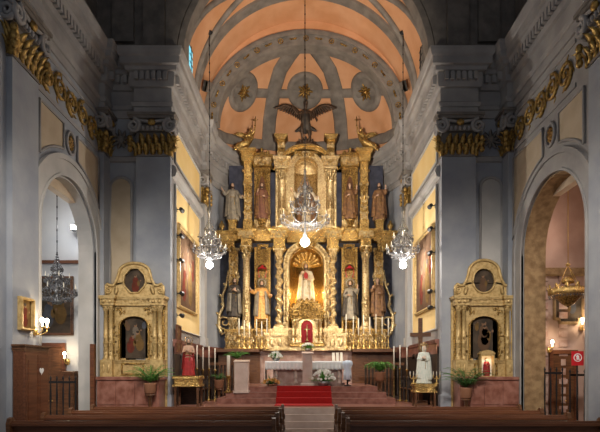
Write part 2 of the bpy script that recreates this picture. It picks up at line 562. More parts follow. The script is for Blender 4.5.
    b.build('panel_frame', M['stone'], pier)
    b = MB()
    b.ell((xc, Y1 - 0.03, 9.0), (0.10, 0.06, 0.12))
    for t in range(9):
        an = t * 2 * pi / 9 + 0.3
        b.leaf((xc + 0.06 * cos(an), Y1 - 0.02, 8.98 + 0.06 * sin(an)), (cos(an), 0, sin(an)), (0, -1, 0), 0.3, 0.14, 0.5, 4)
    b.build('relief_ornament', M['stone_dark'], pier)
    b = MB()
    b.sweep([(s * (W1), Y1 - 0.0), (s * 5.1, Y1 - 0.0)] if s < 0 else [(5.1, Y1), (W1, Y1)], [(0, 8.3), (0.06, 8.32), (0.08, 8.45), (0, 8.5)])
    b.build('string_course', M['stone'], pier)

    # chancel wall: yellow panel, upper panel, mouldings
    b = MB()
    b.box(*sorted((s * (W2 + 0.3), s * (W2 - 0.0))), Y1 + 0.01, YA, ZP, ZC + 0.2)
    cw = structure(b.build('wall_%s_chancel' % side, M['stone']))
    b = MB()
    b.box(*sorted((s * (W2 + 0.02), s * (W2 - 0.03))), 15.42, 18.98, 3.28, 7.72)
    b.box(*sorted((s * (W2 + 0.02), s * (W2 - 0.03))), 15.42, 18.98, 8.42, 9.45)
    b.build('yellow_panel', M['plaster_yellow'], cw)
    b = MB()
    for z0, z1 in ((3.28, 7.72), (8.42, 9.45)):
        b.tube([(s * (W2 - 0.035), y, z) for y, z in ((15.42, z0), (18.98, z0), (18.98, z1), (15.42, z1))], 0.045, 6, closed=True)
    b.sweep([(s * W2, YA), (s * W2, Y1)] if s > 0 else [(s * W2, Y1), (s * W2, YA)], [(0, 7.86), (0.1, 7.9), (0.14, 8.05), (0.10, 8.2), (0, 8.24)])
    b.build('panel_moulding', M['stone_pale'], cw)

# apse wall
b = MB()
b.sweep(APSE, [(0, ZP), (0, ZT), (-0.3, ZT), (-0.3, ZP)])
structure(b.build('wall_back_apse', M['stone_blue']))

# marble and wood wainscot round chancel and apse
PATH_CH = [(-W2, Y1 + 0.1), (-W2, YA)] + APSE[1:-1] + [(W2, YA), (W2, Y1 + 0.1)]
b = MB()
b.sweep(PATH_CH, [(0, ZP), (0.05, ZP), (0.05, 2.72), (0, 2.72)])
tr = structure(b.build('baseboard_chancel', M['wood_black']))
b = MB()
b.sweep(PATH_CH, [(0, 2.5), (0.06, 2.5), (0.06, 2.82), (0.10, 2.84), (0.13, 2.94), (0, 2.95)])
b.build('marble_rail', M['marble_red'], tr)

# the entablature that runs round nave, piers, chancel and apse
PATH = ([(-W1, 4.0), (-W1, 10.2), (-W1 + 0.12, 10.2), (-W1 + 0.12, 11.2), (-W1, 11.2), (-W1, 14.7), (-W1 + 0.16, 14.7), (-W1 + 0.16, Y1), (-5.1, Y1), (-5.1, 15.0), (-W2, 15.0), (-W2, 19.3), (-W2 + 0.14, 19.3), (-W2 + 0.14, 19.72)])
AP2 = [q for q in APSE if q[1] > 19.85]
RIGHT = [(-x, y) for x, y in PATH[::-1]]
RIGHT = [(x, y) if not (abs(y - 10.2) < 1e-6 or abs(y - 11.2) < 1e-6) else (x, y - 0.6) for x, y in RIGHT]
PATH = PATH + AP2 + RIGHT
b = MB()
b.sweep(PATH, [(-0.05, ZC), (0.05, ZC), (0.05, 9.86), (0.09, 9.87), (0.12, 9.98), (0.05, 10.03), (0.05, 10.42), (0.13, 10.44), (0.15, 10.57), (0.15, 10.85),
               (0.24, 10.87), (0.27, 10.97), (0.36, 11.0), (0.36, 11.2), (0.40, 11.24), (0.44, 11.36), (0.45, ZT), (-0.05, ZT)])
ent = structure(b.build('trim_entablature', M['stone']))
b = MB()
for i in range(len(PATH) - 1):
    p, q = Vector(PATH[i]), Vector(PATH[i + 1])
    L = (q - p).length
    d = (q - p) / L
    nrm = Vector((d.y, -d.x))
    k = int((L + 0.0) / 0.17)
    for j in range(k):
        c = p + d * ((j + 0.5) * L / k) + nrm * 0.2
        b.M = Matrix.Translation((c.x, c.y, 10.6)) @ Matrix.Rotation(math.atan2(d.y, d.x), 4, 'Z')
        b.box(-0.055, 0.055, -0.06, 0.06, 0, 0.23)
b.build('dentils', M['stone'], ent)


def pilaster(x, y, rz, w, depth, z0, m, zsh=8.4, leaves=5, gold='gold'):
    t = thing('pilaster', None, None, (x, y, 0), rz, kind='structure')
    b = MB()
    b.box(-w / 2, w / 2, -depth, 0.02, z0, zsh)
    b.box(-w / 2 - 0.05, w / 2 + 0.05, -depth - 0.05, 0.02, z0, z0 + 0.35)
    b.build('shaft', m, t)
    b = MB()
    b.box(-w / 2 - 0.03, w / 2 + 0.03, -depth - 0.03, 0.02, zsh, zsh + 0.07)
    b.box(-w / 2, w / 2, -depth - 0.01, 0.02, zsh, 9.5)
    b.box(-w / 2 - 0.06, w / 2 + 0.06, -depth - 0.12, 0.02, 9.12, 9.3)
    b.box(-w / 2 - 0.16, w / 2 + 0.16, -depth - 0.18, 0.02, 9.48, 9.56)
    b.box(-w / 2 - 0.2, w / 2 + 0.2, -depth - 0.22, 0.02, 9.56, ZC + 0.01)
    b.build('capital', M['stone_dark'], t)
    b = MB()
    for q in (-1, 1):
        for ax in ('y', 'x'):
            c = (q * (w / 2 + 0.03), -depth - 0.14, 9.27) if ax == 'y' else (q * (w / 2 + 0.13), -depth * 0.5 - 0.02, 9.27)
            b.spiral(c, 0.21, 0.03, 1.9, 0.06, ax, a0=pi / 2, s=q if ax == 'y' else 1, seg=8)
        b.tube([(q * (w / 2 - 0.05), -depth - 0.13, 9.44), (0, -depth - 0.12, 9.38), (0, -depth - 0.12, 9.38)], 0.05, 6)
    n = int(w / 0.14)
    for i in range(n):
        b.ell((-w / 2 + 0.12 + (w - 0.24) * i / max(1, n - 1), -depth - 0.13, 9.2), (0.045, 0.05, 0.07), 8, 6)
    b.build('volutes', M['stone'], t)
    b = MB()
    for row, (zz, ln, off) in enumerate(((zsh + 0.05, 0.42, 0), (zsh + 0.2, 0.55, 0.5))):
        for i in range(leaves):
            xx = -w / 2 + w * (i + 0.5 + (off if i < leaves - 1 or not off else 0.5)) / leaves
            b.leaf((xx, -depth - 0.01, zz), (0, 0, 1), (0, -1, 0), ln, w / leaves * 1.15, 0.75)
            for q in (-1, 1):
                b.leaf((xx, -depth - 0.03, zz + ln * 0.35), (0.55 * q, 0, 1), (0, -1, 0), ln * 0.4, w / leaves * 0.5, 0.7, 4)
        for q in (-1, 1):
            for k in range(2):
                b.leaf((q * w / 2, -depth * (0.8 - 0.6 * k), zz), (0, 0, 1), (q, 0, 0), ln, 0.2, 0.85)
    for q in (-1, 1):
        b.leaf((q * w / 2, -depth, zsh + 0.02), (0, 0, 1), (q, -1, 0), 0.6, 0.3, 1.0)
        for k in range(3):
            b.ell((q * (w / 2 + 0.14), -depth - 0.12, zsh + 0.18 + 0.16 * k), (0.08, 0.08, 0.1), 8, 6)
    b.ell((0, -depth - 0.16, 9.36), (0.12, 0.07, 0.1))
    b.build('acanthus_leaves', M['gold_leaf'], t)
    return t


for s in (-1, 1):
    pilaster(s * 4.585, Y1 + 0.0, 0, 1.03, 0.2, ZP, M['stone_blue'])
    pilaster(s * W1, 10.7 if s < 0 else 10.1, -s * pi / 2, 1.0, 0.12, 0, M['stone_blue'], gold='gold_dark')
    pilaster(s * W1, 14.95, -s * pi / 2, 0.48, 0.16, 0, M['stone_blue'], leaves=2)
    pilaster(s * (W2 - 0.02), 19.5, -s * pi / 2, 0.46, 0.14, 2.9, M['stone_pale'], leaves=3)

# wall over the chancel arch, with the arch cut out
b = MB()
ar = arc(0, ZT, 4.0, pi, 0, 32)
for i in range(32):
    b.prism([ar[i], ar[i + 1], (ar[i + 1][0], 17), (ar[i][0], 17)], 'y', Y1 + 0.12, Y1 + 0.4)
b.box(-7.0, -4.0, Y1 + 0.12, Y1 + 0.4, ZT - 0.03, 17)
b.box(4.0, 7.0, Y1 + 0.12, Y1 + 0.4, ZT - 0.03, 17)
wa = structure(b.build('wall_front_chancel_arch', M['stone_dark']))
b = MB()
for s in (-1, 1):
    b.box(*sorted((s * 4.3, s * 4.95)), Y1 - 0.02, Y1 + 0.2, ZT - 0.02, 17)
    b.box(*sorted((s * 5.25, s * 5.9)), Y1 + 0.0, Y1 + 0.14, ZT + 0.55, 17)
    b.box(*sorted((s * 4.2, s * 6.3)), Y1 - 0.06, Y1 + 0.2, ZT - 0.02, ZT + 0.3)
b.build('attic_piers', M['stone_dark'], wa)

b = MB()
b.box(-7, 7, 4.0, Y1 + 0.3, 17, 17.2)
structure(b.build('ceiling_nave', M['stone_dark']))

# chancel barrel vault with cross ribs, lunettes and a window
b = MB()
ins = arc(0, ZT, 3.95, pi, 0, 40)
outs = arc(0, ZT, 4.2, pi, 0, 40)
b.band(ins, outs, 'y', Y1 + 0.3, YA + 0.1)
cv = structure(b.build('ceiling_chancel_vault', M['plaster_orange']))
b = MB()
b.band(arc(0, ZT, 3.78, pi, 0, 40), arc(0, ZT, 3.97, pi, 0, 40), 'y', Y1 + 0.13, Y1 + 0.6)
b.band(arc(0, ZT, 3.86, pi, 0, 40), arc(0, ZT, 3.97, pi, 0, 40), 'y', 17.55, 17.95)
b.build('cross_rib', M['stone_dark'], cv)
for s in (-1, 1):
    # groin ribs framing the side window
    for y0, y1 in ((15.85, 17.0), (17.5, 16.9)):
        g = MB()
        pts = []
        for i in range(13):
            t = i / 12
            a = radians(4 + 58 * t)
            yy = y0 + (y1 - y0) * t ** 2 if y0 < y1 else y0 - (y0 - y1) * t ** 2
            pts.append((s * 3.9 * cos(a), yy, ZT + 3.9 * sin(a)))
        g.tube(pts, 0.1, 6)
        g.build('groin_rib', M['stone_dark'], cv)
    wn = MB()
    outl = [(16.18, 11.75), (16.72, 11.75)] + arc(16.45, 12.5, 0.27, 0, pi, 8)
    wn.prism(outl, 'x', s * 3.94, s * 3.80)
    win = structure(wn.build('window_1' if s < 0 else 'window_2', M['stone_dark']))
    wn = MB()
    outl = [(16.24, 11.82), (16.66, 11.82)] + arc(16.45, 12.5, 0.21, 0, pi, 8)
    wn.prism(outl, 'x', s * 3.81, s * 3.78)
    wn.build('pane', M['glass_blue'] if s < 0 else M['stone_dark'], win)
    wn = MB()
    for z in (12.05, 12.3, 12.55):
        wn.tube([(s * 3.77, 16.24, z), (s * 3.77, 16.66, z)], 0.012, 5)
    wn.tube([(s * 3.77, 16.45, 11.82), (s * 3.77, 16.45, 12.7)], 0.012, 5)
    wn.build('glazing_bar', M['iron'], win)

# great arch before the apse
b = MB()
sp_ = MB()
sp_.band(arc(0, ZT, 3.85, pi, 0, 48, 3.45), arc(0, ZT, 4.1, pi, 0, 48, 4.1), 'y', YA - 0.22, YA + 0.1)
sp_.build('arch_spandrel', M['plaster_orange'], cv)
b.band(arc(0, ZT, 3.36, pi, 0, 48, 2.92), arc(0, ZT, 3.95, pi, 0, 48, 3.54), 'y', YA - 0.35, YA + 0.15)
for r0, r1 in ((3.34, 3.44), (3.74, 3.86)):
    b.band(arc(0, ZT, r0, pi, 0, 48, r0 - 0.43), arc(0, ZT, r1, pi, 0, 48, r1 - 0.41), 'y', YA - 0.41, YA - 0.3)
ga = structure(b.build('trim_great_arch', M['stone_dark']))
b = MB()
for i in range(23):
    a = pi * (i + 0.5) / 23
    c = Vector((3.59 * cos(a), YA - 0.36, ZT + 3.19 * sin(a)))
    if i % 2:
        b.tube([c + Vector((0.09 * cos(t * pi / 6), 0, 0.09 * sin(t * pi / 6))) for t in range(12)], 0.022, 5, closed=True)
        b.ell(c, 0.04, 8, 6)
    else:
        tn = Vector((-sin(a), 0, cos(a)))
        for q in (-1, 1):
            b.leaf(c, tn * q, (0, -1, 0), 0.17, 0.1, 0.3, 4)
b.build('arch_rosettes', M['gold_dark'], ga)

# half dome of the apse
DX, DY, DZ = 4.0, 4.25, 3.95


def dome(az, el, k=1.0):
    return Vector((k * DX * cos(el) * sin(az), YA + k * DY * cos(el) * cos(az), ZT + k * DZ * sin(el)))


b = MB()
b.sheet(lambda u, v: dome(-pi / 2 + pi * u, radians(-3) + (pi / 2 + radians(3)) * min(v, 0.995)), 40, 20)
dm = structure(b.build('ceiling_apse_dome', M['plaster_orange']))
so = dm.modifiers.new('thickness', 'SOLIDIFY')
so.thickness = 0.2
so.offset = 0


def on_dome(x, y, k=0.97):
    d = Vector(((x - VX) / F, 1.0, (VY - y) / F))
    o = Vector((0, -YA, EYE - ZT))
    sc = Vector((1 / (DX * k), 1 / (DY * k), 1 / (DZ * k)))
    dd = Vector((d.x * sc.x, d.y * sc.y, d.z * sc.z))
    oo = Vector((o.x * sc.x, o.y * sc.y, o.z * sc.z))
    A, B, C = dd.dot(dd), 2 * dd.dot(oo), oo.dot(oo) - 1
    disc = max(0.0, B * B - 4 * A * C)
    t = (-B + sqrt(disc)) / (2 * A)
    p = Vector((0, 0, EYE)) + d * t
    n = Vector(((p.x) * sc.x ** 2, (p.y - YA) * sc.y ** 2, (p.z - ZT) * sc.z ** 2)).normalized()
    return p, -n


def ribbon(b, px, w, th=0.08, sub=6):
    pts = []
    for i in range(len(px) - 1):
        for k in range(sub):
            t = k / sub
            pts.append((px[i][0] + (px[i + 1][0] - px[i][0]) * t, px[i][1] + (px[i + 1][1] - px[i][1]) * t))
    pts.append(px[-1])
    P = [on_dome(*p) for p in pts]
    sec = []
    for i in range(len(P)):
        d = (P[min(i + 1, len(P) - 1)][0] - P[max(i - 1, 0)][0]).normalized()
        n = P[i][1]
        sd = d.cross(n).normalized() * (w / 2)
        p = P[i][0]
        sec.append([b.v(p - sd - n * th), b.v(p - sd + n * 0.04), b.v(p - sd * 0.8 + n * th), b.v(p + sd * 0.8 + n * th), b.v(p + sd + n * 0.04), b.v(p + sd - n * th)])
    for i in range(len(sec) - 1):
        for k in range(6):
            j = (k + 1) % 6
            b.f([sec[i][k], sec[i][j], sec[i + 1][j], sec[i + 1][k]], True)


for q in (-1, 1):
    b = MB()
    ribbon(b, [(305 + q * x, y) for x, y in ((7, 44), (16, 56), (25, 70), (31, 90), (35.5, 120), (37.5, 150))], 0.62)
    b.build('dome_rib', M['stone_dark'], dm)
b = MB()
ribbon(b, [(205, 86), (222, 90), (243, 92.5), (275, 93.5), (305, 94), (335, 93.5), (367, 92.5), (388, 90), (405, 86)], 0.36, 0.07)
ribbon(b, [(205, 128), (225, 138), (250, 143), (275, 146), (305, 147), (335, 146), (360, 143), (385, 138), (405, 128)], 0.42, 0.07)
b.build('dome_band', M['stone_dark'], dm)
for x, y in ((243, 92), (305, 91), (366, 92)):
    p, n = on_dome(x, y, 0.96)
    u = n.cross(Vector((0, 0, 1))).normalized()
    w_ = u.cross(n)
    fr = Matrix((u, w_, n)).transposed().to_4x4()
    fr.translation = p
    b = MB()
    b.M = fr
    b.lathe([(0.0, 0.02), (0.5, 0.02), (0.56, 0.1), (0.72, 0.12), (0.80, 0.03), (0.80, -0.3)], seg=32)
    md = b.build('dome_medallion', M['stone_dark'], dm)
    b = MB()
    b.M = fr
    for k in range(10):
        a = k * pi / 5
        b.leaf((0.05 * cos(a), 0.05 * sin(a), 0.03), (cos(a), sin(a), 0), (0, 0, 1), 0.36 if k % 2 else 0.26, 0.15, 0.35, 4)
    b.ell((0, 0, 0.06), (0.1, 0.1, 0.08))
    b.build('medallion_flower', M['gold_dark'], md)

# side chapels seen through the arches
for s, side in ((-1, 'left'), (1, 'right')):
    mw = M['plaster_white'] if s < 0 else M['plaster_pink']
    xi, xo = W1 + (0.45 if s < 0 else 0.62), 10.6
    b = MB()
    b.box(*sorted((s * xi, s * xo)), 15.5, 15.75, 0, 9.0)
    wl = structure(b.build('wall_back_%s_chapel' % side, mw))
    b = MB()
    b.box(*sorted((s * xo, s * (xo + 0.2))), 9.6, 15.75, 0, 9.0)
    structure(b.build('wall_outer_%s_chapel' % side, mw))
    b = MB()
    b.box(*sorted((s * xi, s * xo)), 9.5, 9.7, 0, 9.0)
    structure(b.build('wall_front_%s_chapel' % side, mw))
    b = MB()
    cxm = s * (xi + xo) / 2
    rr = (xo - xi) / 2
    b.band(arc(cxm, 6.6, rr, pi, 0, 24), arc(cxm, 6.6, rr + 0.2, pi, 0, 24), 'y', 9.6, 15.6)
    vt = structure(b.build('ceiling_%s_chapel' % side, M['vault_tan']))
    b = MB()
    for yy in (15.35, 14.6, 12.2, 11.8):
        pts = arc(cxm, 6.6, rr - 0.01, pi, 0, 24)
        b.tube([(p[0], yy, p[1]) for p in pts], 0.03, 5)
    for q in (1, -1):
        b.tube([(cxm + q * rr * 0.97 * cos(radians(20 + 50 * t)), 14.6 - 1.0 * t, 6.6 + rr * 0.99 * sin(radians(20 + 50 * t))) for t in [i / 8 for i in range(9)]], 0.03, 5)
        b.tube([(cxm + q * rr * 0.97 * cos(radians(20 + 50 * t)), 12.2 + 1.0 * t, 6.6 + rr * 0.99 * sin(radians(20 + 50 * t))) for t in [i / 8 for i in range(9)]], 0.03, 5)
    b.build('painted_border', M['wood'], vt)
    b = MB()
    zb = 5.28 if s < 0 else 5.05
    b.box(*sorted((s * xi, s * xo)), 15.34, 15.52, zb, zb + 0.09)
    if s > 0:
        b.box(*sorted((s * xi, s * xo)), 15.2, 15.52, zb - 0.14, zb + 0.02)
    structure(b.build('trim_%s_chapel' % side, M['wood_red'] if s < 0 else M['stone_brown']))
    if s > 0:
        b = MB()
        for yy in (7.35, 7.95):
            for k in range(16):
                b.cbox(yy + 0.0, 15.48, 0.4 + 0.29 * k, 0.26, 0.08, 0.2)
        b.build('carved_pilaster_strip', M['marble_pink'], wl)
    # chapel lamps
def flood(label, loc, dx, power, col):
    t = thing('floodlight', label, 'floodlight', loc)
    b = MB()
    b.tube([(0, 0.42, 0), (0, 0.1, 0)], 0.02, 6)
    b.box(-0.1, 0.1, 0.38, 0.44, -0.1, 0.1)
    b.build('bracket', M['iron'], t)
    b = MB()
    b.bbox(-0.11, 0.11, -0.05, 0.1, -0.08, 0.08, 0.015)
    b.build('housing', M['black'], t)
    b = MB()
    b.box(-0.09, 0.09, -0.058, -0.049, -0.06, 0.06)
    b.build('lit_glass', M['lamp'], t)
    light('chapel_lamp', 'POINT', (loc[0], loc[1] - 0.25, loc[2]), power, col, 0.08)


flood('small white floodlight glaring high on the back wall of the left chapel', (-6.95, 15.05, 6.28), -1, 24, (0.92, 0.95, 1.0))
light('chapel_fill', 'POINT', (-8.6, 12.0, 4.6), 75, (0.92, 0.95, 1.0), 0.3)
flood('small floodlight glaring high on the back wall of the right chapel', (7.1, 15.05, 6.16), 1, 22, (1.0, 0.74, 0.6))
light('chapel_fill', 'POINT', (8.6, 12.0, 4.6), 40, (1.0, 0.76, 0.62), 0.3)

# ------------------------------------------------------------------ carved figures

def hand_mesh(b, w, d, palm_n, s=1.0, curl=0.7):
    """palm, five fingers and thumb from the wrist w along direction d; palm faces palm_n"""
    d = Vector(d).normalized()
    n = Vector(palm_n)
    n = (n - d * n.dot(d)).normalized()
    sd = d.cross(n)
    w = Vector(w)
    b.tube([w - d * 0.01 * s, w + d * 0.04 * s, w + d * 0.085 * s], [0.026 * s, 0.036 * s, 0.034 * s], 8)
    for k, (o, ln) in enumerate(((-0.03, 0.072), (-0.01, 0.082), (0.011, 0.077), (0.03, 0.06))):
        p = w + d * 0.08 * s + sd * o * s
        q = p + d * ln * 0.5 * s + n * ln * 0.15 * curl * s
        e = q + (d * (1 - curl * 0.6) + n * curl).normalized() * ln * 0.5 * s
        b.tube([p, q, e], [0.0115 * s, 0.0105 * s, 0.008 * s], 6)
    p = w + d * 0.03 * s + sd * -0.03 * s
    q = p + (d * 0.6 - sd * 0.7 + n * 0.3).normalized() * 0.04 * s
    b.tube([p, q, q + (d + n * 0.5).normalized() * 0.035 * s], [0.014 * s, 0.0125 * s, 0.009 * s], 6)


def figure(name, label, cat, loc, H=1.7, rz=0.0, robe='robe_grey', cloak=None, skin='skin', hair='hair', arms=None, beard=False, halo=None,
           crown=None, bare_torso=False, mitre=None, voxel=0.016, group=None, lean=0.0, head_turn=0.0, veil=None, skirt=1.0):
    """standing robed figure, origin between the feet, facing -y; arms = (left, right) each (elbow, wrist) in metres for a 1.75 m body"""
    t = thing(name, label, cat, loc, rz, group, scale=H / 1.75)
    R = random.Random(hash_name(label))
    ph = R.random() * 6
    arms = arms or (((-0.27, -0.05, 1.12), (-0.14, -0.24, 1.2)), ((0.27, -0.05, 1.12), (0.16, -0.25, 1.1)))
    hx = 0.02 * sin(ph)
    # continuous body: feet, legs, trunk, neck, head, arms, hands
    b = MB()
    for q in (-1, 1):
        b.tube([(q * 0.1, 0.0, 0.02), (q * 0.1, 0.0, 0.1), (q * 0.1, -0.01, 0.48), (q * 0.09, 0.0, 0.9)], [0.045, 0.04, 0.055, 0.085], 10)
        b.tube([(q * 0.1, 0.03, 0.035), (q * 0.105, -0.09, 0.035), (q * 0.11, -0.17, 0.025)], [0.035, 0.04, 0.025], 8)
    b.lathe([(0.10, 0.84), (0.165, 0.92), (0.135, 1.08), (0.17, 1.25), (0.175, 1.36), (0.13, 1.44), (0.06, 1.48)], seg=16, sx=1, sy=0.68)
    b.tube([(0, 0.01, 1.42), (hx * 0.5, -0.01, 1.56)], [0.06, 0.052], 10)
    hc = Vector((hx, -0.025, 1.64))
    b.ell(hc, (0.076, 0.092, 0.11), 14, 10)
    b.ell(hc + Vector((0, -0.035, -0.06)), (0.052, 0.052, 0.055), 10, 8)
    b.tube([hc + Vector((0, -0.088, 0.015)), hc + Vector((0, -0.112, -0.025))], [0.010, 0.017], 6)
    b.ell(hc + Vector((0, -0.087, -0.058)), (0.024, 0.012, 0.010), 8, 6)
    for q in (-1, 1):
        b.ell(hc + Vector((q * 0.03, -0.083, 0.025)), (0.024, 0.014, 0.008), 8, 6)
        b.ell(hc + Vector((q * 0.078, 0.0, -0.005)), (0.012, 0.02, 0.03), 8, 6)
    for i, (e, w) in enumerate(arms):
        q = -1 if i == 0 else 1
        sh = Vector((q * 0.185, 0.0, 1.38))
        e, w = Vector(e), Vector(w)
        b.tube([Vector((q * 0.1, 0, 1.38)), sh, (sh + e) / 2, e, (e + w) / 2, w], [0.07, 0.062, 0.052, 0.043, 0.038, 0.028], 8)
        hand_mesh(b, w, w - e, Vector((-q * 0.6, -0.2, 0.3)))
    body = b.build('body', M[skin], t)
    rm = body.modifiers.new('skin', 'REMESH')
    rm.mode = 'VOXEL'
    rm.voxel_size = voxel
    rm.use_smooth_shade = True
    # eyes
    for q in (-1, 1):
        b = MB()
        b.ell(hc + Vector((q * 0.03, -0.084, 0.008)), (0.011, 0.008, 0.007), 8, 6)
        b.build('eye', M['hair'], t)

    def fold(a, z):
        k = max(0.0, min(1.0, (1.3 - z) / 1.2))
        return 1 + k * (0.075 * sin(9 * a + ph + 2.2 * z) + 0.04 * sin(17 * a + 2 * ph - z * 3))
    # robe with sleeves
    b = MB()
    top = 1.46 if not bare_torso else 0.98
    prof = [(0.0, 0.03), (0.29 * skirt, 0.02), (0.285 * skirt, 0.06), (0.25 * (0.5 + 0.5 * skirt), 0.35), (0.225, 0.65), (0.21, 0.88), (0.175, 1.06), (0.195, 1.22), (0.205, 1.34), (0.165, 1.42), (0.085, 1.465), (0.07, 1.46)]
    prof = [p for p in prof if p[1] <= top + 0.01]
    b.lathe(prof, seg=54, sx=1, sy=0.74, fold=fold, centre=lambda z: (hx * z * 0.5, -0.03 * sin(z * 2)))
    if not bare_torso:
        for i, (e, w) in enumerate(arms):
            q = -1 if i == 0 else 1
            sh = Vector((q * 0.17, 0.0, 1.375))
            e, w = Vector(e), Vector(w)
            w2 = e + (w - e) * 0.82
            b.tube([Vector((q * 0.08, 0, 1.38)), sh, (sh + e) / 2, e, (e + w2) / 2 - Vector((0, 0, 0.03)), w2 - Vector((0, 0, 0.035))], [0.085, 0.082, 0.075, 0.07, 0.08, 0.095], 12)
    else:
        b.tube([(0.19 * cos(a), 0.14 * sin(a), 0.96 + 0.02 * sin(3 * a)) for a in [i * pi / 10 for i in range(20)]], 0.03, 8, closed=True)
    b.build('robe', M[robe], t)
    b = MB()
    b.tube([(0.183 * cos(a) + hx * 0.5, 0.136 * sin(a) - 0.025, 1.06) for a in [i * pi / 12 for i in range(24)]], 0.016, 6, closed=True)
    b.tube([(0.05, -0.15, 1.06), (0.06, -0.19, 0.9), (0.055, -0.2, 0.68)], 0.012, 6)
    b.build('belt', M['gold_dark'], t)
    if cloak:
        b = MB()

        def cl(u, v):
            a = radians(-62) + radians(304) * u
            z = 1.45 - 1.25 * v
            r = 0.12 + 0.15 * min(1, v * 4) + 0.08 * v
            r *= 1 + 0.07 * v * sin(10 * a + ph) + 0.04 * v * sin(19 * a)
            return (r * cos(a) * 1.05 + hx, r * 0.82 * sin(a) + 0.015, z + 0.05 * sin(a * 2 + ph) * v)
        b.sheet(cl, 44, 14)
        c = b.build('cloak', M[cloak], t)
        m = c.modifiers.new('cloth', 'SOLIDIFY')
        m.thickness = 0.025
    # hair
    b = MB()

    def hr(u, v):
        a = radians(-38) + radians(256) * u
        p = radians(88) - radians(128) * v
        k = 1.12 + 0.03 * sin(14 * a)
        drop = max(0.0, v - 0.65) * 0.25
        return (hc.x + 0.08 * k * cos(p * 0.9) * cos(a), hc.y + 0.012 + 0.098 * k * cos(p * 0.9) * sin(a), hc.z + 0.118 * k * sin(p) - drop)
    b.sheet(hr, 26, 10)
    o = b.build('hair' if not veil else 'veil', M[veil or hair], t)
    m = o.modifiers.new('locks', 'SOLIDIFY')
    m.thickness = 0.022
    if beard:
        b = MB()
        for k in range(9):
            x = -0.05 + 0.1 * k / 8
            b.tube([hc + Vector((x, -0.075 + abs(x) * 0.5, -0.07)), hc + Vector((x * 0.9, -0.10 + abs(x) * 0.4, -0.12)), hc + Vector((x * 0.4, -0.09, -0.185 + abs(x)))], [0.016, 0.016, 0.006], 6)
        b.build('beard', M[hair], t)
    if halo:
        b = MB()
        c = hc + Vector((0, 0.10, 0.05))
        b.tube([c + Vector((0.17 * cos(a), 0, 0.17 * sin(a))) for a in [i * pi / 12 for i in range(24)]], 0.012, 6, closed=True)
        for k in range(16):
            a = k * pi / 8
            b.tube([c + Vector((0.17 * cos(a), 0, 0.17 * sin(a))), c + Vector((0.24 * cos(a), 0, 0.24 * sin(a)))], [0.01, 0.003], 5)
        b.tube([c + Vector((0, 0, -0.17)), c + Vector((0, 0, 0.17))], 0.006, 5)
        b.build('halo', M[halo], t)
    if crown:
        b = MB()
        b.lathe([(0.08, 0.0), (0.09, 0.01), (0.085, 0.05), (0.075, 0.05), (0.07, 0.0)], (hc.x, hc.y + 0.01, hc.z + 0.085), 20)
        for k in range(8):
            a = k * pi / 4
            b.leaf((hc.x + 0.08 * cos(a), hc.y + 0.01 + 0.08 * sin(a), hc.z + 0.13), (0, 0, 1), (cos(a), sin(a), 0), 0.09, 0.05, 0.4, 4)
        b.build('crown', M[crown], t)
    if mitre:
        b = MB()
        b.lathe([(0.085, 0.0), (0.1, 0.12), (0.07, 0.22), (0.01, 0.30)], (hc.x, hc.y + 0.015, hc.z + 0.07), 18, sy=0.8)
        b.build('mitre', M[mitre], t)
    return t


def hash_name(s):
    h = 0
    for c in s:
        h = (h * 31 + ord(c)) % 100003
    return h


def bracket(b, x, y, z, w=0.5, h=0.4):
    """carved corbel, top face at z"""
    b.lathe([(0.02, -h), (w * 0.18, -h * 0.8), (w * 0.2, -h * 0.55), (w * 0.42, -h * 0.2), (w * 0.5, -h * 0.12), (w * 0.5, 0)], (x, y, z), 16, sy=0.7)
    for k in (-1, 0, 1):
        b.leaf((x + k * w * 0.2, y - w * 0.12, z - h * 0.75), (k * 0.3, -0.2, 1), (0, -1, 0), h * 0.6, w * 0.25, 0.6, 4)


def scrollwork(b, x0, x1, z0, z1, y, n, rad=0.02, seed=1, sym=True):
    """fill a field with scrolls, leaves and bosses in relief"""
    R = random.Random(seed)
    cx = (x0 + x1) / 2
    for i in range(n):
        x = R.uniform(cx if sym else x0, x1)
        z = R.uniform(z0, z1)
        r = R.uniform(0.4, 1.0) * min((x1 - x0), (z1 - z0)) * 0.22 + 0.02
        a = R.uniform(0, 2 * pi)
        q = R.choice((-1, 1))
        for m in ((1, -1) if sym else (1,)):
            xx = cx + m * (x - cx)
            b.spiral((xx, y, z), r, r * 0.2, 1.2, rad * R.uniform(0.8, 1.2), 'y', a0=a if m > 0 else pi - a, s=q * m, n=12, seg=5)
            b.leaf((xx, y, z), (m * cos(a), -0.1, sin(a)), (0, -1, 0), r * 1.3, r * 0.7, 0.6, 4)
            b.ell((xx, y - 0.01, z), (r * 0.28, rad, r * 0.28), 7, 5)


def column(b, x, y, z0, z1, r, caps=True, flutes=0, seg=18):
    h = z1 - z0
    b.cbox(x, y, z0, r * 2.7, r * 2.7, r * 0.5)
    b.lathe([(r * 1.3, r * 0.5), (r * 1.35, r * 0.75), (r * 1.1, r * 1.0), (r * 1.2, r * 1.25), (r * 1.0, r * 1.5), (r * 1.02, h * 0.3), (r * 1.12, h * 0.305), (r * 1.12, h * 0.33), (r * 0.98, h * 0.335), (r * 0.86, h - r * 3), (r * 1.0, h - r * 2.95), (r * 1.0, h - r * 2.8), (r * 0.8, h - r * 2.75), (r * 0.95, h - r * 1.2), (r * 1.35, h - r * 0.5)], (x, y, z0), seg)
    corinth(b, x, y, z0 + h - r * 2.8, r, r * 2.8)


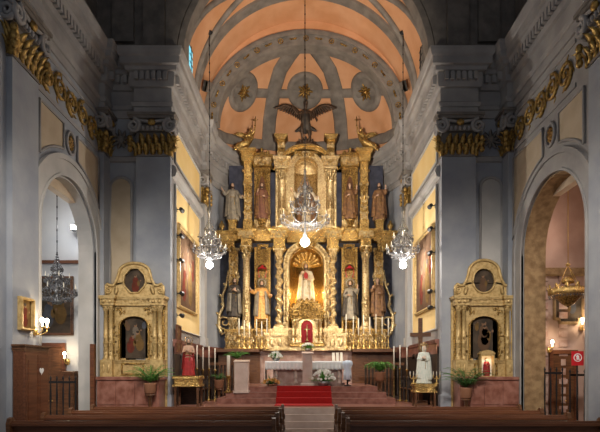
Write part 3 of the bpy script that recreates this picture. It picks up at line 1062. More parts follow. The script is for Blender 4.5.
def corinth(b, x, y, z, r, h):
    for row, (k, zz, ln) in enumerate(((6, 0, h * 0.5), (6, h * 0.22, h * 0.6))):
        for i in range(k):
            a = 2 * pi * (i + 0.5 * row) / k
            b.leaf((x + r * 0.85 * cos(a), y + r * 0.85 * sin(a), z + zz), (0, 0, 1), (cos(a), sin(a), 0), ln, r * 0.9, 0.8, 4)
    for i in range(4):
        a = pi / 4 + i * pi / 2
        b.ell((x + r * 1.35 * cos(a), y + r * 1.35 * sin(a), z + h * 0.75), (r * 0.32, r * 0.32, r * 0.32), 8, 6)
    b.cbox(x, y, z + h * 0.86, r * 2.9, r * 2.9, h * 0.14)


def solomonic(b, x, y, z0, z1, r, turns=4, hand=1):
    h = z1 - z0
    b.cbox(x, y, z0, r * 2.6, r * 2.6, r * 0.6)
    b.lathe([(r * 1.25, r * 0.6), (r * 1.3, r * 0.9), (r * 0.9, r * 1.2)], (x, y, z0), 14)
    n = 56
    zs = [r * 1.1 + (h - r * 3.6) * i / n for i in range(n + 1)]

    def ctr(z):
        t = (z - r * 1.1) / (h - r * 3.6)
        return (r * 0.3 * cos(2 * pi * turns * t * hand), r * 0.3 * sin(2 * pi * turns * t * hand))
    b.lathe([(r * 0.72, z) for z in zs], (x, y, z0), 14, centre=ctr)
    for i in range(n):
        t = i / n
        a = 2 * pi * turns * t * hand + pi
        c = ctr(zs[i])
        b.ell((x + c[0] + r * 0.7 * cos(a), y + c[1] + r * 0.7 * sin(a), z0 + zs[i]), (r * 0.16, r * 0.16, r * 0.2), 6, 5)
        if i % 3 == 0:
            for off in (0.8, -0.8):
                a2 = a + off
                b.leaf((x + c[0] + r * 0.68 * cos(a2), y + c[1] + r * 0.68 * sin(a2), z0 + zs[i]), (0, 0, 1), (cos(a2), sin(a2), 0), r * 0.7, r * 0.5, 0.6, 3)
    corinth(b, x, y, z0 + h - r * 2.6, r * 0.85, r * 2.6)
    b.lathe([(r * 0.72, 0), (r * 0.9, r * 0.1), (r * 0.7, r * 0.2), (r * 0.9, r * 1.6), (r * 1.15, r * 2.3)], (x, y, z0 + h - r * 2.6), 14)


def cornice(b, x0, x1, y0, y1, z0, z1, ov=0.12, steps=4):
    """stepped moulded block, wider towards the top"""
    h = z1 - z0
    for k, (f0, f1, o) in enumerate(((0.0, 0.28, 0.15), (0.28, 0.36, 0.35), (0.36, 0.62, 0.2), (0.62, 0.72, 0.5), (0.72, 0.88, 0.85), (0.88, 1.0, 1.0))):
        b.box(x0 - ov * o, x1 + ov * o, y0 - ov * o, y1, z0 + h * f0 - 0.001, z0 + h * f1)

# ------------------------------------------------------------------ the great retable
YR = 21.0
SR = YR / F


def rx(x):
    return (x - 306.0) * SR


def rz(y):
    return EYE + (VY - y) * SR


ret = thing('retable', 'huge gilded baroque retable of columns and niches filling the apse behind the altar', 'altarpiece', (0, YR, 0))
# marble base
b = MB()
b.box(-1.9, 1.9, -0.25, 0.75, ZP, rz(352))
b.box(-1.95, 1.95, -0.3, 0.75, rz(354), rz(351))
for x0, x1 in ((-1.75, -0.75), (0.75, 1.75)):
    b.box(x0, x1, -0.28, 0, ZD + 0.15, rz(356))
b.build('marble_base', M['marble_pink'], ret)
for s in (-1, 1):
    b = MB()
    b.box(*sorted((s * 1.9, s * 3.62)), -0.35, 0.3, ZP, rz(352))
    b.box(*sorted((s * 1.9, s * 3.7)), -0.75, 0.3, rz(352.5), rz(349.5))
    for k in range(3):
        b.box(*sorted((s * (2.02 + 0.55 * k), s * (2.45 + 0.55 * k))), -0.38, 0.0, ZP + 0.25, rz(356))
    b.build('wooden_ledge', M['wood'], ret)
# blue backing boards
b = MB()
for xa, xb in ((219, 288.5), (324.5, 393)):
    b.box(rx(xa), rx(xb), 0.28, 0.40, rz(351), rz(233))
b.box(rx(288.4), rx(324.6), 0.28, 0.40, rz(246), rz(233))
for xa, xb in ((228, 293), (319, 384)):
    b.box(rx(xa), rx(xb), 0.28, 0.40, rz(240), rz(163))
for xa, xb in ((270, 293.5), (318.5, 342)):
    b.box(rx(xa), rx(xb), 0.28, 0.40, rz(170), rz(152))
b.box(rx(293), rx(319), 0.28, 0.40, rz(158), rz(152))
b.build('backing_board', M['navy'], ret)

gp, gg, gd = MB(), MB(), MB()
for s in (-1, 1):
    def X(x):
        return s * (306.0 - x) * SR

    def bx(m, xa, xb, ya, yb, za, zb):
        m.box(*sorted((X(xa), X(xb))), ya, yb, rz(za), rz(zb))
    # --- pedestals of the main tier
    b = MB()
    for xa, xb, yf in ((271, 288, -0.45), (240, 254, -0.42), (226, 239, -0.15), (254, 271, -0.12)):
        b = MB()
        xl, xh = sorted((X(xa), X(xb)))
        b.box(xl, xh, yf, 0.28, rz(349.5), rz(331))
        b.box(xl - 0.03, xh + 0.03, yf - 0.04, 0.28, rz(349.5), rz(347.5))
        b.box(xl - 0.04, xh + 0.04, yf - 0.05, 0.28, rz(332.5), rz(329.5))
        scrollwork(b, xl + 0.04, xh - 0.04, rz(346), rz(334), yf - 0.01, 5, 0.014, seed=int(xa))
        b.build('pedestal', M['gold_pale' if xa == 271 else 'gold_dark'], ret)
    # --- solomonic column beside the niche
    b = MB()
    solomonic(b, X(279.5), -0.25, rz(329.5), rz(251), 0.17, 6, s)
    b.build('twisted_column', M['gold_pale'], ret)
    # --- straight column
    b = MB()
    column(b, X(247), -0.22, rz(329.5), rz(248), 0.165)
    zc = rz(300)
    for k in range(6):
        b.leaf((X(247) + 0.0, -0.38, rz(322) + 0.17 * k), (0, 0, 1), (0, -1, 0), 0.2, 0.2, 0.4, 4)
    b.build('column', M['gold_pale'], ret)
    # --- outer carved pier with volute wing
    b = MB()
    bx(b, 229, 238, -0.05, 0.28, 331, 248)
    scrollwork(b, *sorted((X(229.5), X(237.5))), rz(300), rz(252), -0.07, 9, 0.02, seed=31, sym=True)
    bracket(b, X(233.5), -0.12, rz(318), 0.5, 0.55)
    b.spiral((X(224.5), 0.05, rz(322)), 0.30, 0.05, 1.5, 0.055, 'y', a0=-pi / 2 if s < 0 else -pi / 2, s=-s * -1, seg=8)
    pts = [(X(227), 0.05, rz(331)), (X(222), 0.05, rz(334)), (X(218.5), 0.05, rz(327)), (X(219), 0.05, rz(315)), (X(223.5), 0.05, rz(306)), (X(222), 0.05, rz(297)), (X(226), 0.05, rz(286)), (X(228), 0.05, rz(270))]
    b.tube(pts, [0.06, 0.075, 0.08, 0.075, 0.06, 0.06, 0.05, 0.03], 8)
    for i in range(6):
        p = Vector(pts[i + 1])
        b.leaf(p, (-s * -0.6 if s > 0 else -0.6, -0.2, 0.6), (0, -1, 0), 0.22, 0.14, 0.7, 4)
    b.build('carved_wing', M['gold_pale'], ret)
    # --- panel with arched niche for the side saint
    b = MB()
    bx(b, 254.5, 256.5, -0.05, 0.28, 331, 248)
    bx(b, 268.5, 270.5, -0.05, 0.28, 331, 248)
    bx(b, 254.5, 270.5, 0.12, 0.28, 331, 248)
    xl, xh = sorted((X(256.5), X(268.5)))
    cxn = (xl + xh) / 2
    hw = (xh - xl) / 2
    zspr = rz(270)
    b.band(arc(cxn, zspr, hw * 0.85, pi, 0, 14), arc(cxn, zspr, hw * 1.1, pi, 0, 14), 'y', -0.1, 0.14)
    for k in range(7):
        a = pi * (k + 0.5) / 7
        b.leaf((cxn, 0.1, zspr), (cos(a), -0.3, sin(a)), (0, -1, 0), hw * 0.85, hw * 0.35, 0.25, 4)
    scrollwork(b, xl, xh, rz(262), rz(250), 0.08, 7, 0.018, seed=5)
    bracket(b, cxn, -0.12, rz(321), 0.5, 0.4)
    b.build('side_niche', M['gold_dark'], ret)
    # red tasselled hat carved over the niche
    b = MB()
    b.lathe([(0.0, 0.0), (0.17, 0.0), (0.18, 0.025), (0.075, 0.04), (0.075, 0.10), (0.05, 0.13), (0.0, 0.14)], (cxn, -0.08, rz(269)), 18, sy=0.7)
    for q in (-1, 1):
        b.tube([(cxn + q * 0.15, -0.1, rz(269)), (cxn + q * 0.17, -0.1, rz(273)), (cxn + q * 0.13, -0.1, rz(276))], 0.012, 6)
        b.ell((cxn + q * 0.13, -0.1, rz(277)), (0.025, 0.025, 0.04), 8, 6)
    b.build('red_hat', M['red_cloth'], ret)
    # --- entablature over the main tier, breaking forward over every support
    b = MB()
    for xa, xb, yf in ((218, 238, -0.12), (239.5, 254.5, -0.42), (254.5, 271, -0.12), (271.5, 288, -0.48)):
        xl, xh = sorted((X(xa), X(xb)))
        cornice(b, xl, xh, yf, 0.3, rz(241.5), rz(232), 0.13)
        ins_ = (xh - xl) * 0.17
        if xa != 254.5:
            b.box(xl + ins_, xh - ins_, yf + 0.05, 0.3, rz(251), rz(241))
            b.box(xl + ins_ - 0.03, xh - ins_ + 0.03, yf + 0.02, 0.3, rz(250.5), rz(248.5))
            scrollwork(b, xl + ins_ + 0.02, xh - ins_ - 0.02, rz(247.5), rz(242.5), yf + 0.03, 4, 0.016, seed=int(xa) + 3)
        else:
            scrollwork(b, xl, xh, rz(250), rz(243), 0.12, 9, 0.02, seed=9)
    b.build('entablature', M['gold'], ret)
    for xa in (222, 234, 243, 250, 275, 284):
        b = MB()
        b.leaf((X(xa), -0.35, rz(254)), (0, -0.2, 1), (0, -1, 0), 0.3, 0.22, 0.8, 4)
        b.build('console', M['gold_dark'], ret)
    # --- upper tier: statue pedestal, narrow pilaster, oval niche panel, blue recess, column
    b = MB()
    bx(b, 229.5, 237, -0.25, 0.1, 232, 222)
    xl, xh = sorted((X(229.5), X(237)))
    b.box(xl - 0.03, xh + 0.03, -0.29, 0.1, rz(223.5), rz(221.5))
    b.box(xl + 0.06, xh - 0.06, -0.27, 0, rz(230), rz(225))
    b.build('statue_plinth', M['gold'], ret)
    b = MB()
    bx(b, 244.5, 252, -0.2, 0.3, 232, 164)
    xl, xh = sorted((X(244.5), X(252)))
    b.box(xl - 0.03, xh + 0.03, -0.24, 0.3, rz(232), rz(221))
    b.box(xl + 0.04, xh - 0.04, -0.22, 0, rz(218), rz(188))
    scrollwork(b, xl, xh, rz(186), rz(168), -0.22, 7, 0.02, seed=8)
    b.leaf((X(248.2), -0.2, rz(206)), (0, 0, 1), (0, -1, 0), 0.4, 0.18, 0.4, 5)
    b.ell((X(248.2), -0.25, rz(196)), (0.06, 0.05, 0.09), 8, 6)
    cornice(b, xl - 0.06, xh + 0.06, -0.3, 0.3, rz(164), rz(152), 0.14)
    b.build('upper_pilaster', M['gold'], ret)
    b = MB()
    bx(b, 254, 270, 0.05, 0.3, 232, 166)
    cxo, czo = X(262), rz(197)
    for k in (1.0, 1.16):
        b.tube([(cxo + 0.19 * k * cos(t * pi / 16), 0.02, czo + 0.92 * k * sin(t * pi / 16)) for t in range(32)], 0.035, 6, closed=True)
    b.ell((cxo, 0.05, rz(228)), (0.25, 0.12, 0.12), 10, 8)
    bracket(b, cxo, -0.02, rz(219.5), 0.42, 0.32)
    scrollwork(b, *sorted((X(255), X(269))), rz(176), rz(168), 0.03, 6, 0.02, seed=12)
    scrollwork(b, *sorted((X(255), X(269))), rz(231), rz(221), 0.03, 6, 0.02, seed=14)
    xl, xh = sorted((X(253.5), X(271)))
    cornice(b, xl, xh, -0.08, 0.3, rz(167), rz(156), 0.12)
    pp = arc((xl + xh) / 2, rz(156.5), (xh - xl) / 2, pi, 0, 12, 0.12)
    b.prism(pp, 'y', -0.15, 0.25)
    scrollwork(b, xl, xh, rz(165), rz(158), -0.16, 6, 0.02, seed=16)
    b.build('oval_niche', M['gold_dark'], ret)
    b = MB()
    oz = [(cxo + 0.185 * cos(t * pi / 16), czo + 0.9 * sin(t * pi / 16)) for t in range(32)]
    b.prism(oz, 'y', 0.045, 0.02)
    b.build('oval_ground', M['wood'], ret)
    b = MB()
    column(b, X(282), -0.1, rz(230), rz(170), 0.175)
    for xa in (277.2, 287.5):
        bx(b, xa - 1.6, xa + 1.6, -0.02, 0.3, 231, 170)
    xl, xh = sorted((X(275), X(289)))
    b.box(xl, xh, -0.3, 0.3, rz(233), rz(229))
    cornice(b, xl + 0.05, xh - 0.05, -0.3, 0.3, rz(170), rz(160), 0.13)
    for k in range(5):
        b.leaf((X(282), -0.27, rz(226) + 0.2 * k), (0, 0, 1), (0, -1, 0), 0.22, 0.18, 0.4, 4)
    b.build('upper_column', M['gold_pale'], ret)
    # --- top stubs with flared caps, broken pediment arms
    b = MB()
    xl, xh = sorted((X(277.5), X(285)))
    b.box(xl, xh, -0.05, 0.25, rz(161), rz(140))
    b.prism([(xl, rz(141)), (xh, rz(141)), (xh + 0.12, rz(137.5)), (xh + 0.12, rz(135.5)), (xl - 0.12, rz(135.5)), (xl - 0.12, rz(137.5))], 'y', -0.18, 0.3)
    b.build('top_stub', M['gold'], ret)
    b = MB()
    pts = [(X(239), -0.15, rz(150)), (X(243), -0.15, rz(149.5)), (X(248), -0.15, rz(146)), (X(252), -0.15, rz(140)), (X(254), -0.15, rz(134))]
    b.tube(pts, [0.07, 0.1, 0.11, 0.09, 0.05], 8)
    b.spiral((X(240), -0.15, rz(147.5)), 0.14, 0.02, 1.5, 0.04, 'y', a0=-pi / 2, s=-1 if s > 0 else 1)
    b.build('pediment_scroll', M['gold'], ret)
    b = MB()
    pts = [(X(272), 0.0, rz(158)), (X(276), 0.0, rz(163)), (X(274), 0.0, rz(170)), (X(270), 0, rz(166))]
    b.tube(pts, [0.03, 0.05, 0.04, 0.02], 6)
    for xa, za in ((256, 155), (262, 152), (268, 155), (240, 152)):
        b.leaf((X(xa), -0.1, rz(za + 2)), (0, 0, 1), (0, -1, 0), 0.25, 0.2, 0.6, 4)
    scrollwork(b, *sorted((X(271), X(276))), rz(232), rz(225), 0.1, 4, 0.02, seed=21)
    b.build('crest_leaves', M['gold_dark'], ret)

for s in (-1, 1):
    for k, (xa, xb, ya, yb, yf, n, rad) in enumerate(((229.5, 238, 318, 250, -0.08, 22, 0.026), (256, 269, 300, 272, 0.09, 18, 0.022), (244.8, 251.8, 220, 186, -0.235, 14, 0.022),
                                                  (254.5, 269.5, 166, 157, -0.16, 14, 0.022), (254.5, 269.5, 231, 221, -0.02, 12, 0.022), (241, 253.5, 346, 334, -0.45, 10, 0.02),
                                                  (227, 238, 346, 334, -0.18, 10, 0.02), (255, 270, 346, 334, -0.15, 12, 0.02), (272, 287, 241, 234, -0.58, 10, 0.02), (240, 254, 241, 234, -0.52, 10, 0.02), (275, 289, 169, 161, -0.4, 9, 0.02),
                                                  (278, 285, 158, 142, -0.08, 8, 0.022))):
        b = MB()
        xl, xh = sorted((s * (306.0 - xa) * SR, s * (306.0 - xb) * SR))
        scrollwork(b, xl, xh, rz(ya), rz(yb), yf, n, rad, seed=100 + k)
        b.mi = 1
        b.box(xl, xh, yf, yf + 0.03, rz(ya), rz(yb))
        b.build('relief_scrolls', [M['gold_pale'], M['gold_dark']], ret)
    for j, x in enumerate((222, 233, 247, 262, 280)):
        b = MB()
        b.lathe([(0.05, 0), (0.09, 0.05), (0.05, 0.12), (0.13, 0.2), (0.11, 0.32), (0.04, 0.38), (0.05, 0.42), (0.0, 0.5)], (s * (306.0 - x) * SR, -0.05, rz(232) - 0.01), 12)
        if x in (222,):
            b.build('urn_finial', M['gold'], ret)
        else:
            b.bm.free()

# --- central niche of the main tier
cx = rx(306.5)
hw = 0.74
zs = rz(264)
b = MB()
prof = [(hw * 0.98, rz(335)), (hw * 0.98, zs)]
b.lathe([(hw * 0.98, rz(335)), (hw * 0.98, rz(300)), (hw * 0.98, zs)], (cx, 0.26, 0), 28, a0=0, a1=pi, sy=0.8)
b.sheet(lambda u, v: (cx + hw * 0.98 * cos(pi * u) * cos(v * pi / 2), 0.26 + hw * 0.8 * sin(pi * u) * cos(v * pi / 2), zs + hw * 0.98 * sin(v * pi / 2)), 28, 10)
for k in range(9):
    a = pi * (k + 0.5) / 9
    p0 = Vector((cx, 0.55, zs + 0.05))
    p1 = Vector((cx + hw * 0.8 * cos(a), 0.32, zs + hw * 0.8 * sin(a)))
    b.tube([p0, (p0 + p1) / 2 + Vector((0, 0.16, 0)), p1], [0.02, 0.05, 0.075], 6)
n_ = b.build('niche', M['gold'], ret)
m = n_.modifiers.new('shell', 'SOLIDIFY')
m.thickness = 0.03
b = MB()
for r0, r1, y0 in ((hw, hw + 0.20, -0.05), (hw + 0.02, hw + 0.06, -0.12), (hw + 0.16, hw + 0.22, -0.12)):
    inn = [(cx - r0, rz(330))] + arc(cx, zs, r0, pi, 0, 28) + [(cx + r0, rz(330))]
    out = [(cx - r1, rz(330))] + arc(cx, zs, r1, pi, 0, 28) + [(cx + r1, rz(330))]
    b.band(inn, out, 'y', y0, 0.3)
for i in range(15):
    a = pi * (i + 0.5) / 15
    c = Vector((cx + (hw + 0.11) * cos(a), -0.08, zs + (hw + 0.11) * sin(a)))
    b.leaf(c - Vector((cos(a), 0, sin(a))) * 0.07, (cos(a), 0, sin(a)), (0, -1, 0), 0.16, 0.13, 0.5, 4)
for s in (-1, 1):
    for k in range(9):
        b.leaf((cx + s * (hw + 0.11), -0.08, rz(322) + 0.24 * k), (0, 0, 1), (0, -1, 0), 0.24, 0.16, 0.5, 4)
b.build('niche_arch', M['gold_pale'], ret)
b = MB()
for s in (-1, 1):
    scrollwork(b, *sorted((cx + s * 0.55, cx + s * 0.95)), rz(254), rz(248), 0.1, 5, 0.022, seed=40, sym=False)
scrollwork(b, cx - 0.5, cx + 0.5, rz(247), rz(236), -0.15, 10, 0.03, seed=41)
cornice(b, rx(288), rx(325), -0.15, 0.3, rz(243), rz(232), 0.12)
b.build('niche_crest', M['gold'], ret)
b = MB()
b.lathe([(0.5, 0), (0.5, 0.06), (0.36, 0.12), (0.28, 0.3), (0.34, 0.42), (0.44, 0.46), (0.44, 0.52)], (cx, 0.2, rz(317)), 20, sy=0.7)
for k in range(5):
    a = -pi / 2 + (k - 2) * 0.5
    b.ell((cx + 0.36 * cos(a), 0.2 + 0.3 * sin(a), rz(310)), (0.08, 0.07, 0.1), 8, 6)
b.build('niche_pedestal', M['gold'], ret)

# --- central upper niche and crowning arch
cu = rx(306)
zu = rz(170)
b = MB()
for r0, r1, y0 in ((0.52, 0.70, -0.05), (0.50, 0.56, -0.12), (0.66, 0.74, -0.14)):
    inn = [(cu - r0, rz(230))] + arc(cu, zu, r0, pi, 0, 20) + [(cu + r0, rz(230))]
    out = [(cu - r1, rz(230))] + arc(cu, zu, r1, pi, 0, 20) + [(cu + r1, rz(230))]
    b.band(inn, out, 'y', y0, 0.3)
b.build('upper_arch', M['gold_pale'], ret)
b = MB()
b.lathe([(0.5, rz(231)), (0.5, zu)], (cu, 0.27, 0), 20, a0=0, a1=pi, sy=0.6)
b.sheet(lambda u, v: (cu + 0.5 * cos(pi * u) * cos(v * pi / 2), 0.27 + 0.3 * sin(pi * u) * cos(v * pi / 2), zu + 0.5 * sin(v * pi / 2)), 20, 8)
o = b.build('upper_niche', M['gold_pale'], ret)
m = o.modifiers.new('shell', 'SOLIDIFY')
m.thickness = 0.03
b = MB()
sc = arc(cu, rz(163), 0.86, radians(165), radians(15), 20, 0.5)
sc2 = arc(cu, rz(163), 1.0, radians(165), radians(15), 20, 0.64)
b.band(sc, sc2, 'y', -0.22, 0.25)
b.band(arc(cu, rz(163), 0.96, radians(165), radians(15), 20, 0.6), arc(cu, rz(163), 1.04, radians(165), radians(15), 20, 0.68), 'y', -0.3, 0.25)
for s in (-1, 1):
    b.spiral((cu + s * 0.85, -0.2, rz(160)), 0.14, 0.02, 1.5, 0.04, 'y', a0=pi / 2, s=s)
scrollwork(b, cu - 0.5, cu + 0.5, rz(158), rz(152), -0.18, 8, 0.025, seed=61)
b.build('crowning_arch', M['gold'], ret)
b = MB()
scrollwork(b, cu - 0.6, cu + 0.6, rz(149), rz(141), 0.05, 10, 0.03, seed=62)
for k in range(9):
    a = pi * (k + 0.5) / 9
    b.leaf((cu, 0.05, rz(148)), (cos(a), 0, sin(a)), (0, -1, 0), 0.55, 0.2, 0.4, 5)
b.build('crest_ornament', M['bronze'], ret)
b = MB()
b.box(rx(288), rx(324), -0.3, 0.3, rz(235), rz(229.5))
b.build('upper_shelf', M['gold'], ret)

# predella across the centre
b = MB()
b.box(rx(287), rx(325), -0.1, 0.28, rz(351), rz(328))
b.box(rx(262), rx(350), -0.5, 0.0, rz(351), rz(347))
for s in (-1, 1):
    xl, xh = sorted((s * 0.85 + cx * 0.5, s * 1.62 + cx * 0.5))
    b.box(xl, xh, -0.62, -0.3, rz(351), rz(336))
    b.box(xl - 0.05, xh + 0.05, -0.68, -0.3, rz(337), rz(334))
    for k in (0.08, 0.5, 0.92):
        xx = xl + (xh - xl) * k
        b.box(xx - 0.05, xx + 0.05, -0.66, -0.5, rz(350), rz(337))
    for k in (0.29, 0.71):
        xx = xl + (xh - xl) * k
        b.ell((xx, -0.64, rz(343.5)), (0.10, 0.04, 0.17), 10, 8)
b.build('predella', M['gold_pale'], ret)

# tabernacle: a thing of its own on the altar shelf
tb = thing('tabernacle', 'ornate gold tabernacle with a red curtained door under the central niche', 'tabernacle', (rx(307), YR - 0.45, rz(347)))
K = SR
b = MB()
b.bbox(-0.72, 0.72, -0.12, 0.35, 0, 0.14, 0.02)
b.box(-0.5, 0.5, -0.02, 0.35, 0.12, 1.25)
b.build('cabinet', M['gold'], tb)
for s in (-1, 1):
    for x in (0.4, 0.56):
        b = MB()
        column(b, s * x, -0.08, 0.14, 1.12, 0.06, seg=12)
        b.build('colonnette', M['gold_pale'], tb)
    b = MB()
    b.spiral((s * 0.66, -0.02, 0.3), 0.14, 0.03, 1.4, 0.035, 'y', a0=0 if s > 0 else pi, s=s)
    b.build('side_scroll', M['gold_pale'], tb)
b = MB()
b.band([(-0.235, 0.16)] + arc(0, 0.82, 0.235, pi, 0, 14) + [(0.235, 0.16)], [(-0.38, 0.16)] + arc(0, 0.82, 0.38, pi, 0, 14) + [(0.38, 0.16)], 'y', -0.1, 0.0)
b.build('door_frame', M['gold_pale'], tb)
b = MB()
b.prism([(-0.24, 0.16), (0.24, 0.16)] + arc(0, 0.82, 0.24, 0, pi, 12), 'y', -0.05, -0.01)
for k in range(7):
    b.tube([(-0.2 + 0.066 * k, -0.055, 0.2), (-0.2 + 0.066 * k, -0.06, 0.9)], 0.018, 6)
dr = b.build('door', M['vitrine_red'], tb)
b = MB()
b.tube([(0, -0.09, 0.32), (0, -0.09, 0.9)], 0.022, 6)
b.tube([(-0.13, -0.09, 0.7), (0.13, -0.09, 0.7)], 0.022, 6)
b.lathe([(0.0, 0), (0.09, 0.0), (0.03, 0.06), (0.02, 0.1)], (0, -0.09, 0.22), 12)
b.build('crucifix', M['gold_pale'], dr)
b = MB()
cornice(b, -0.62, 0.62, -0.14, 0.35, 1.12, 1.34, 0.1)
b.band(arc(0, 1.3, 0.50, pi, 0, 16, 0.42), arc(0, 1.3, 0.68, pi, 0, 16, 0.58), 'y', -0.2, 0.2)
b.prism(arc(0, 1.3, 0.52, 0, pi, 14, 0.44), 'y', -0.05, 0.2)
scrollwork(b, -0.7, 0.7, 1.2, 1.85, -0.2, 16, 0.03, seed=71)
for k in range(11):
    a = pi * (k + 0.5) / 11
    b.leaf((0.6 * cos(a), -0.12, 1.3 + 0.5 * sin(a)), (cos(a), 0, sin(a)), (0, -1, 0), 0.22, 0.18, 0.5, 4)
b.build('canopy', M['gold_dark'], tb)

# lamps hidden in the niche behind its arch, as in the photograph's glowing niche
light('niche_lamp', 'POINT', (cx - 0.55, YR + 0.2, rz(292)), 26, (1.0, 0.74, 0.36), 0.05)
light('niche_lamp', 'POINT', (cx + 0.55, YR + 0.2, rz(292)), 26, (1.0, 0.74, 0.36), 0.05)

# ------------------------------------------------------------------ statues of the retable
Hs = SR
UP = (((-0.26, -0.06, 1.12), (-0.2, -0.26, 1.3)), ((0.27, -0.04, 1.1), (0.12, -0.25, 1.05)))
UPR = (((-0.27, -0.04, 1.1), (-0.1, -0.25, 1.1)), ((0.30, -0.1, 1.2), (0.32, -0.22, 1.46)))
CROSSED = (((-0.25, -0.05, 1.12), (-0.06, -0.24, 1.22)), ((0.25, -0.05, 1.12), (0.06, -0.25, 1.16)))
OUT = (((-0.34, -0.02, 1.2), (-0.48, -0.16, 1.36)), ((0.32, -0.05, 1.16), (0.40, -0.24, 1.1)))

st = figure('statue', 'cream and gold robed saint statue in the glowing central niche of the retable', 'statue', (cx, YR + 0.12, rz(304.5)), 1.72, robe='robe_white', cloak='robe_white', arms=UP, beard=True, halo='gold_pale', skin='skin')
b = MB()
b.tube([(0.05, -0.34, 1.05), (-0.08, -0.33, 1.4)], 0.02, 6)
b.ell((-0.02, -0.31, 1.2), (0.09, 0.03, 0.14), 10, 8)
b.build('red_book', M['robe_red'], st)
for s, lab, rob, ck in ((-1, 'saint statue in orange brocade with silvery cloak, lower niche left of the tabernacle', 'robe_orange', 'robe_grey'), (1, 'grey robed saint statue in dark cloak, lower niche right of the tabernacle', 'robe_grey', 'robe_dark')):
    xx = rx(262) if s < 0 else rx(350)
    st = figure('statue', lab, 'statue', (xx, YR - 0.14, rz(320.5)), 1.62, rz=-0.1 * s, robe=rob, cloak=ck, arms=OUT if s < 0 else UPR, beard=True, halo='silver', skin='skin')
for s, lab, ck in ((-1, 'dark grey robed statue on the outer carved wing at lower left of the retable', 'robe_grey'), (1, 'brown robed statue on the outer carved wing at lower right of the retable', 'robe_brown')):
    xx = rx(235) if s < 0 else rx(377)
    st = figure('statue', lab, 'statue', (xx, YR - 0.14, rz(317.7)), 1.62, rz=0.15 * -s, robe='robe_dark' if s < 0 else 'robe_brown', cloak=ck, arms=CROSSED if s < 0 else UP, beard=s < 0)
for s, lab, rb in ((-1, 'pale stone-coloured saint statue standing on plinth at upper left outer edge of the retable', 'robe_grey'), (1, 'brown gilded saint statue standing on plinth at upper right outer edge of the retable', 'robe_brown')):
    st = figure('statue', lab, 'statue', (rx(306 + s * 72.7), YR - 0.12, rz(221.4)), 1.55, rz=-0.2 * s, robe=rb, cloak=rb, arms=OUT if s < 0 else UPR, beard=True)
for s, lab, rb, ck in ((-1, 'red-brown robed saint statue in the left upper oval niche of the retable', 'robe_maroon', 'robe_brown'), (1, 'brown robed saint statue with raised hand in the right upper oval niche', 'robe_brown', 'robe_brown')):
    st = figure('statue', lab, 'statue', (rx(306 + s * 44), YR - 0.02, rz(219.3)), 1.5, rz=-0.1 * s, robe=rb, cloak=ck, arms=UP if s < 0 else UPR, beard=s < 0)
st = figure('statue', 'dark and pale robed statue in the top central niche under the crowning arch', 'statue', (cu, YR + 0.12, rz(229.4)), 2.05, robe='robe_white', cloak='robe_brown', arms=OUT, halo='gold', beard=True)


def wing(b, root, q, span, rise, back=0.15):
    """feathered wing: rows of leaf feathers along a curved arm"""
    root = Vector(root)
    arm = []
    for i in range(9):
        t = i / 8
        arm.append(root + Vector((q * span * t, back * sin(t * pi) * 0.5 + back * 0.3, rise * sin(t * pi * 0.62))))
    b.tube(arm, [0.06 * (1 - 0.6 * i / 8) for i in range(9)], 8)
    for row, (ln, off) in enumerate(((0.62, 0.0), (0.4, 0.02), (0.22, 0.04))):
        for i in range(12):
            t = (i + 0.5) / 12
            k = t * 8
            a, c = int(k), k - int(k)
            p = arm[a] * (1 - c) + arm[min(8, a + 1)] * c
            d = Vector((q * (0.15 + 0.9 * t ** 1.5), 0.05, -1 + 0.75 * t ** 2))
            b.leaf(p - Vector((0, off, 0)), d, (0, -1, 0.1), ln * span * (0.55 + 0.5 * t), 0.14 * span + 0.02, 0.12, 4)


# dark winged angel hovering over the top of the retable, carried by an iron rod on the crest
ang = thing('angel_statue', 'dark bronze angel with wide spread wings above the top centre of the retable', 'statue', (rx(305.5), YR, rz(146)))
b = MB()
K = 1.0
b.lathe([(0.09, 0.95), (0.16, 1.02), (0.13, 1.15), (0.17, 1.32), (0.17, 1.42), (0.06, 1.53)], seg=14, sy=0.7)
b.tube([(0, 0, 1.5), (0.01, -0.03, 1.6)], 0.055, 8)
b.ell((0.01, -0.05, 1.68), (0.08, 0.09, 0.11), 12, 8)
b.tube([(0.01, -0.13, 1.69), (0.01, -0.16, 1.65)], [0.01, 0.016], 6)
b.tube([(-0.09, 0, 1.0), (-0.16, -0.12, 0.66), (-0.12, 0.02, 0.3), (-0.12, -0.1, 0.2)], [0.09, 0.07, 0.045, 0.03], 8)
b.tube([(0.09, 0, 1.0), (0.14, -0.02, 0.6), (0.2, 0.18, 0.3), (0.2, 0.14, 0.18)], [0.09, 0.068, 0.045, 0.03], 8)
for q, e, w in ((-1, (-0.36, -0.08, 1.3), (-0.5, -0.15, 1.5)), (1, (0.34, -0.1, 1.25), (0.44, -0.2, 1.02))):
    b.tube([(q * 0.1, 0, 1.4), (q * 0.19, 0, 1.4), e, w], [0.07, 0.06, 0.045, 0.03], 8)
    hand_mesh(b, w, Vector(w) - Vector(e), (-q, -0.3, 0))
bd = b.build('body', M['bronze'], ang)
rm = bd.modifiers.new('skin', 'REMESH')
rm.mode = 'VOXEL'
rm.voxel_size = 0.02
rm.use_smooth_shade = True
b = MB()
b.lathe([(0.2, 0.62), (0.24, 0.6), (0.2, 0.9), (0.16, 1.05), (0.18, 1.3)], seg=30, sy=0.75, fold=lambda a, z: 1 + 0.09 * sin(8 * a + 3 * z))
for k in range(4):
    b.leaf((0.1 - 0.06 * k, 0.05, 0.9), (0.8 - 0.5 * k, 0.2, -0.6), (0, -1, 0), 0.6, 0.18, 0.5, 5)
b.build('tunic', M['robe_dark'], ang)
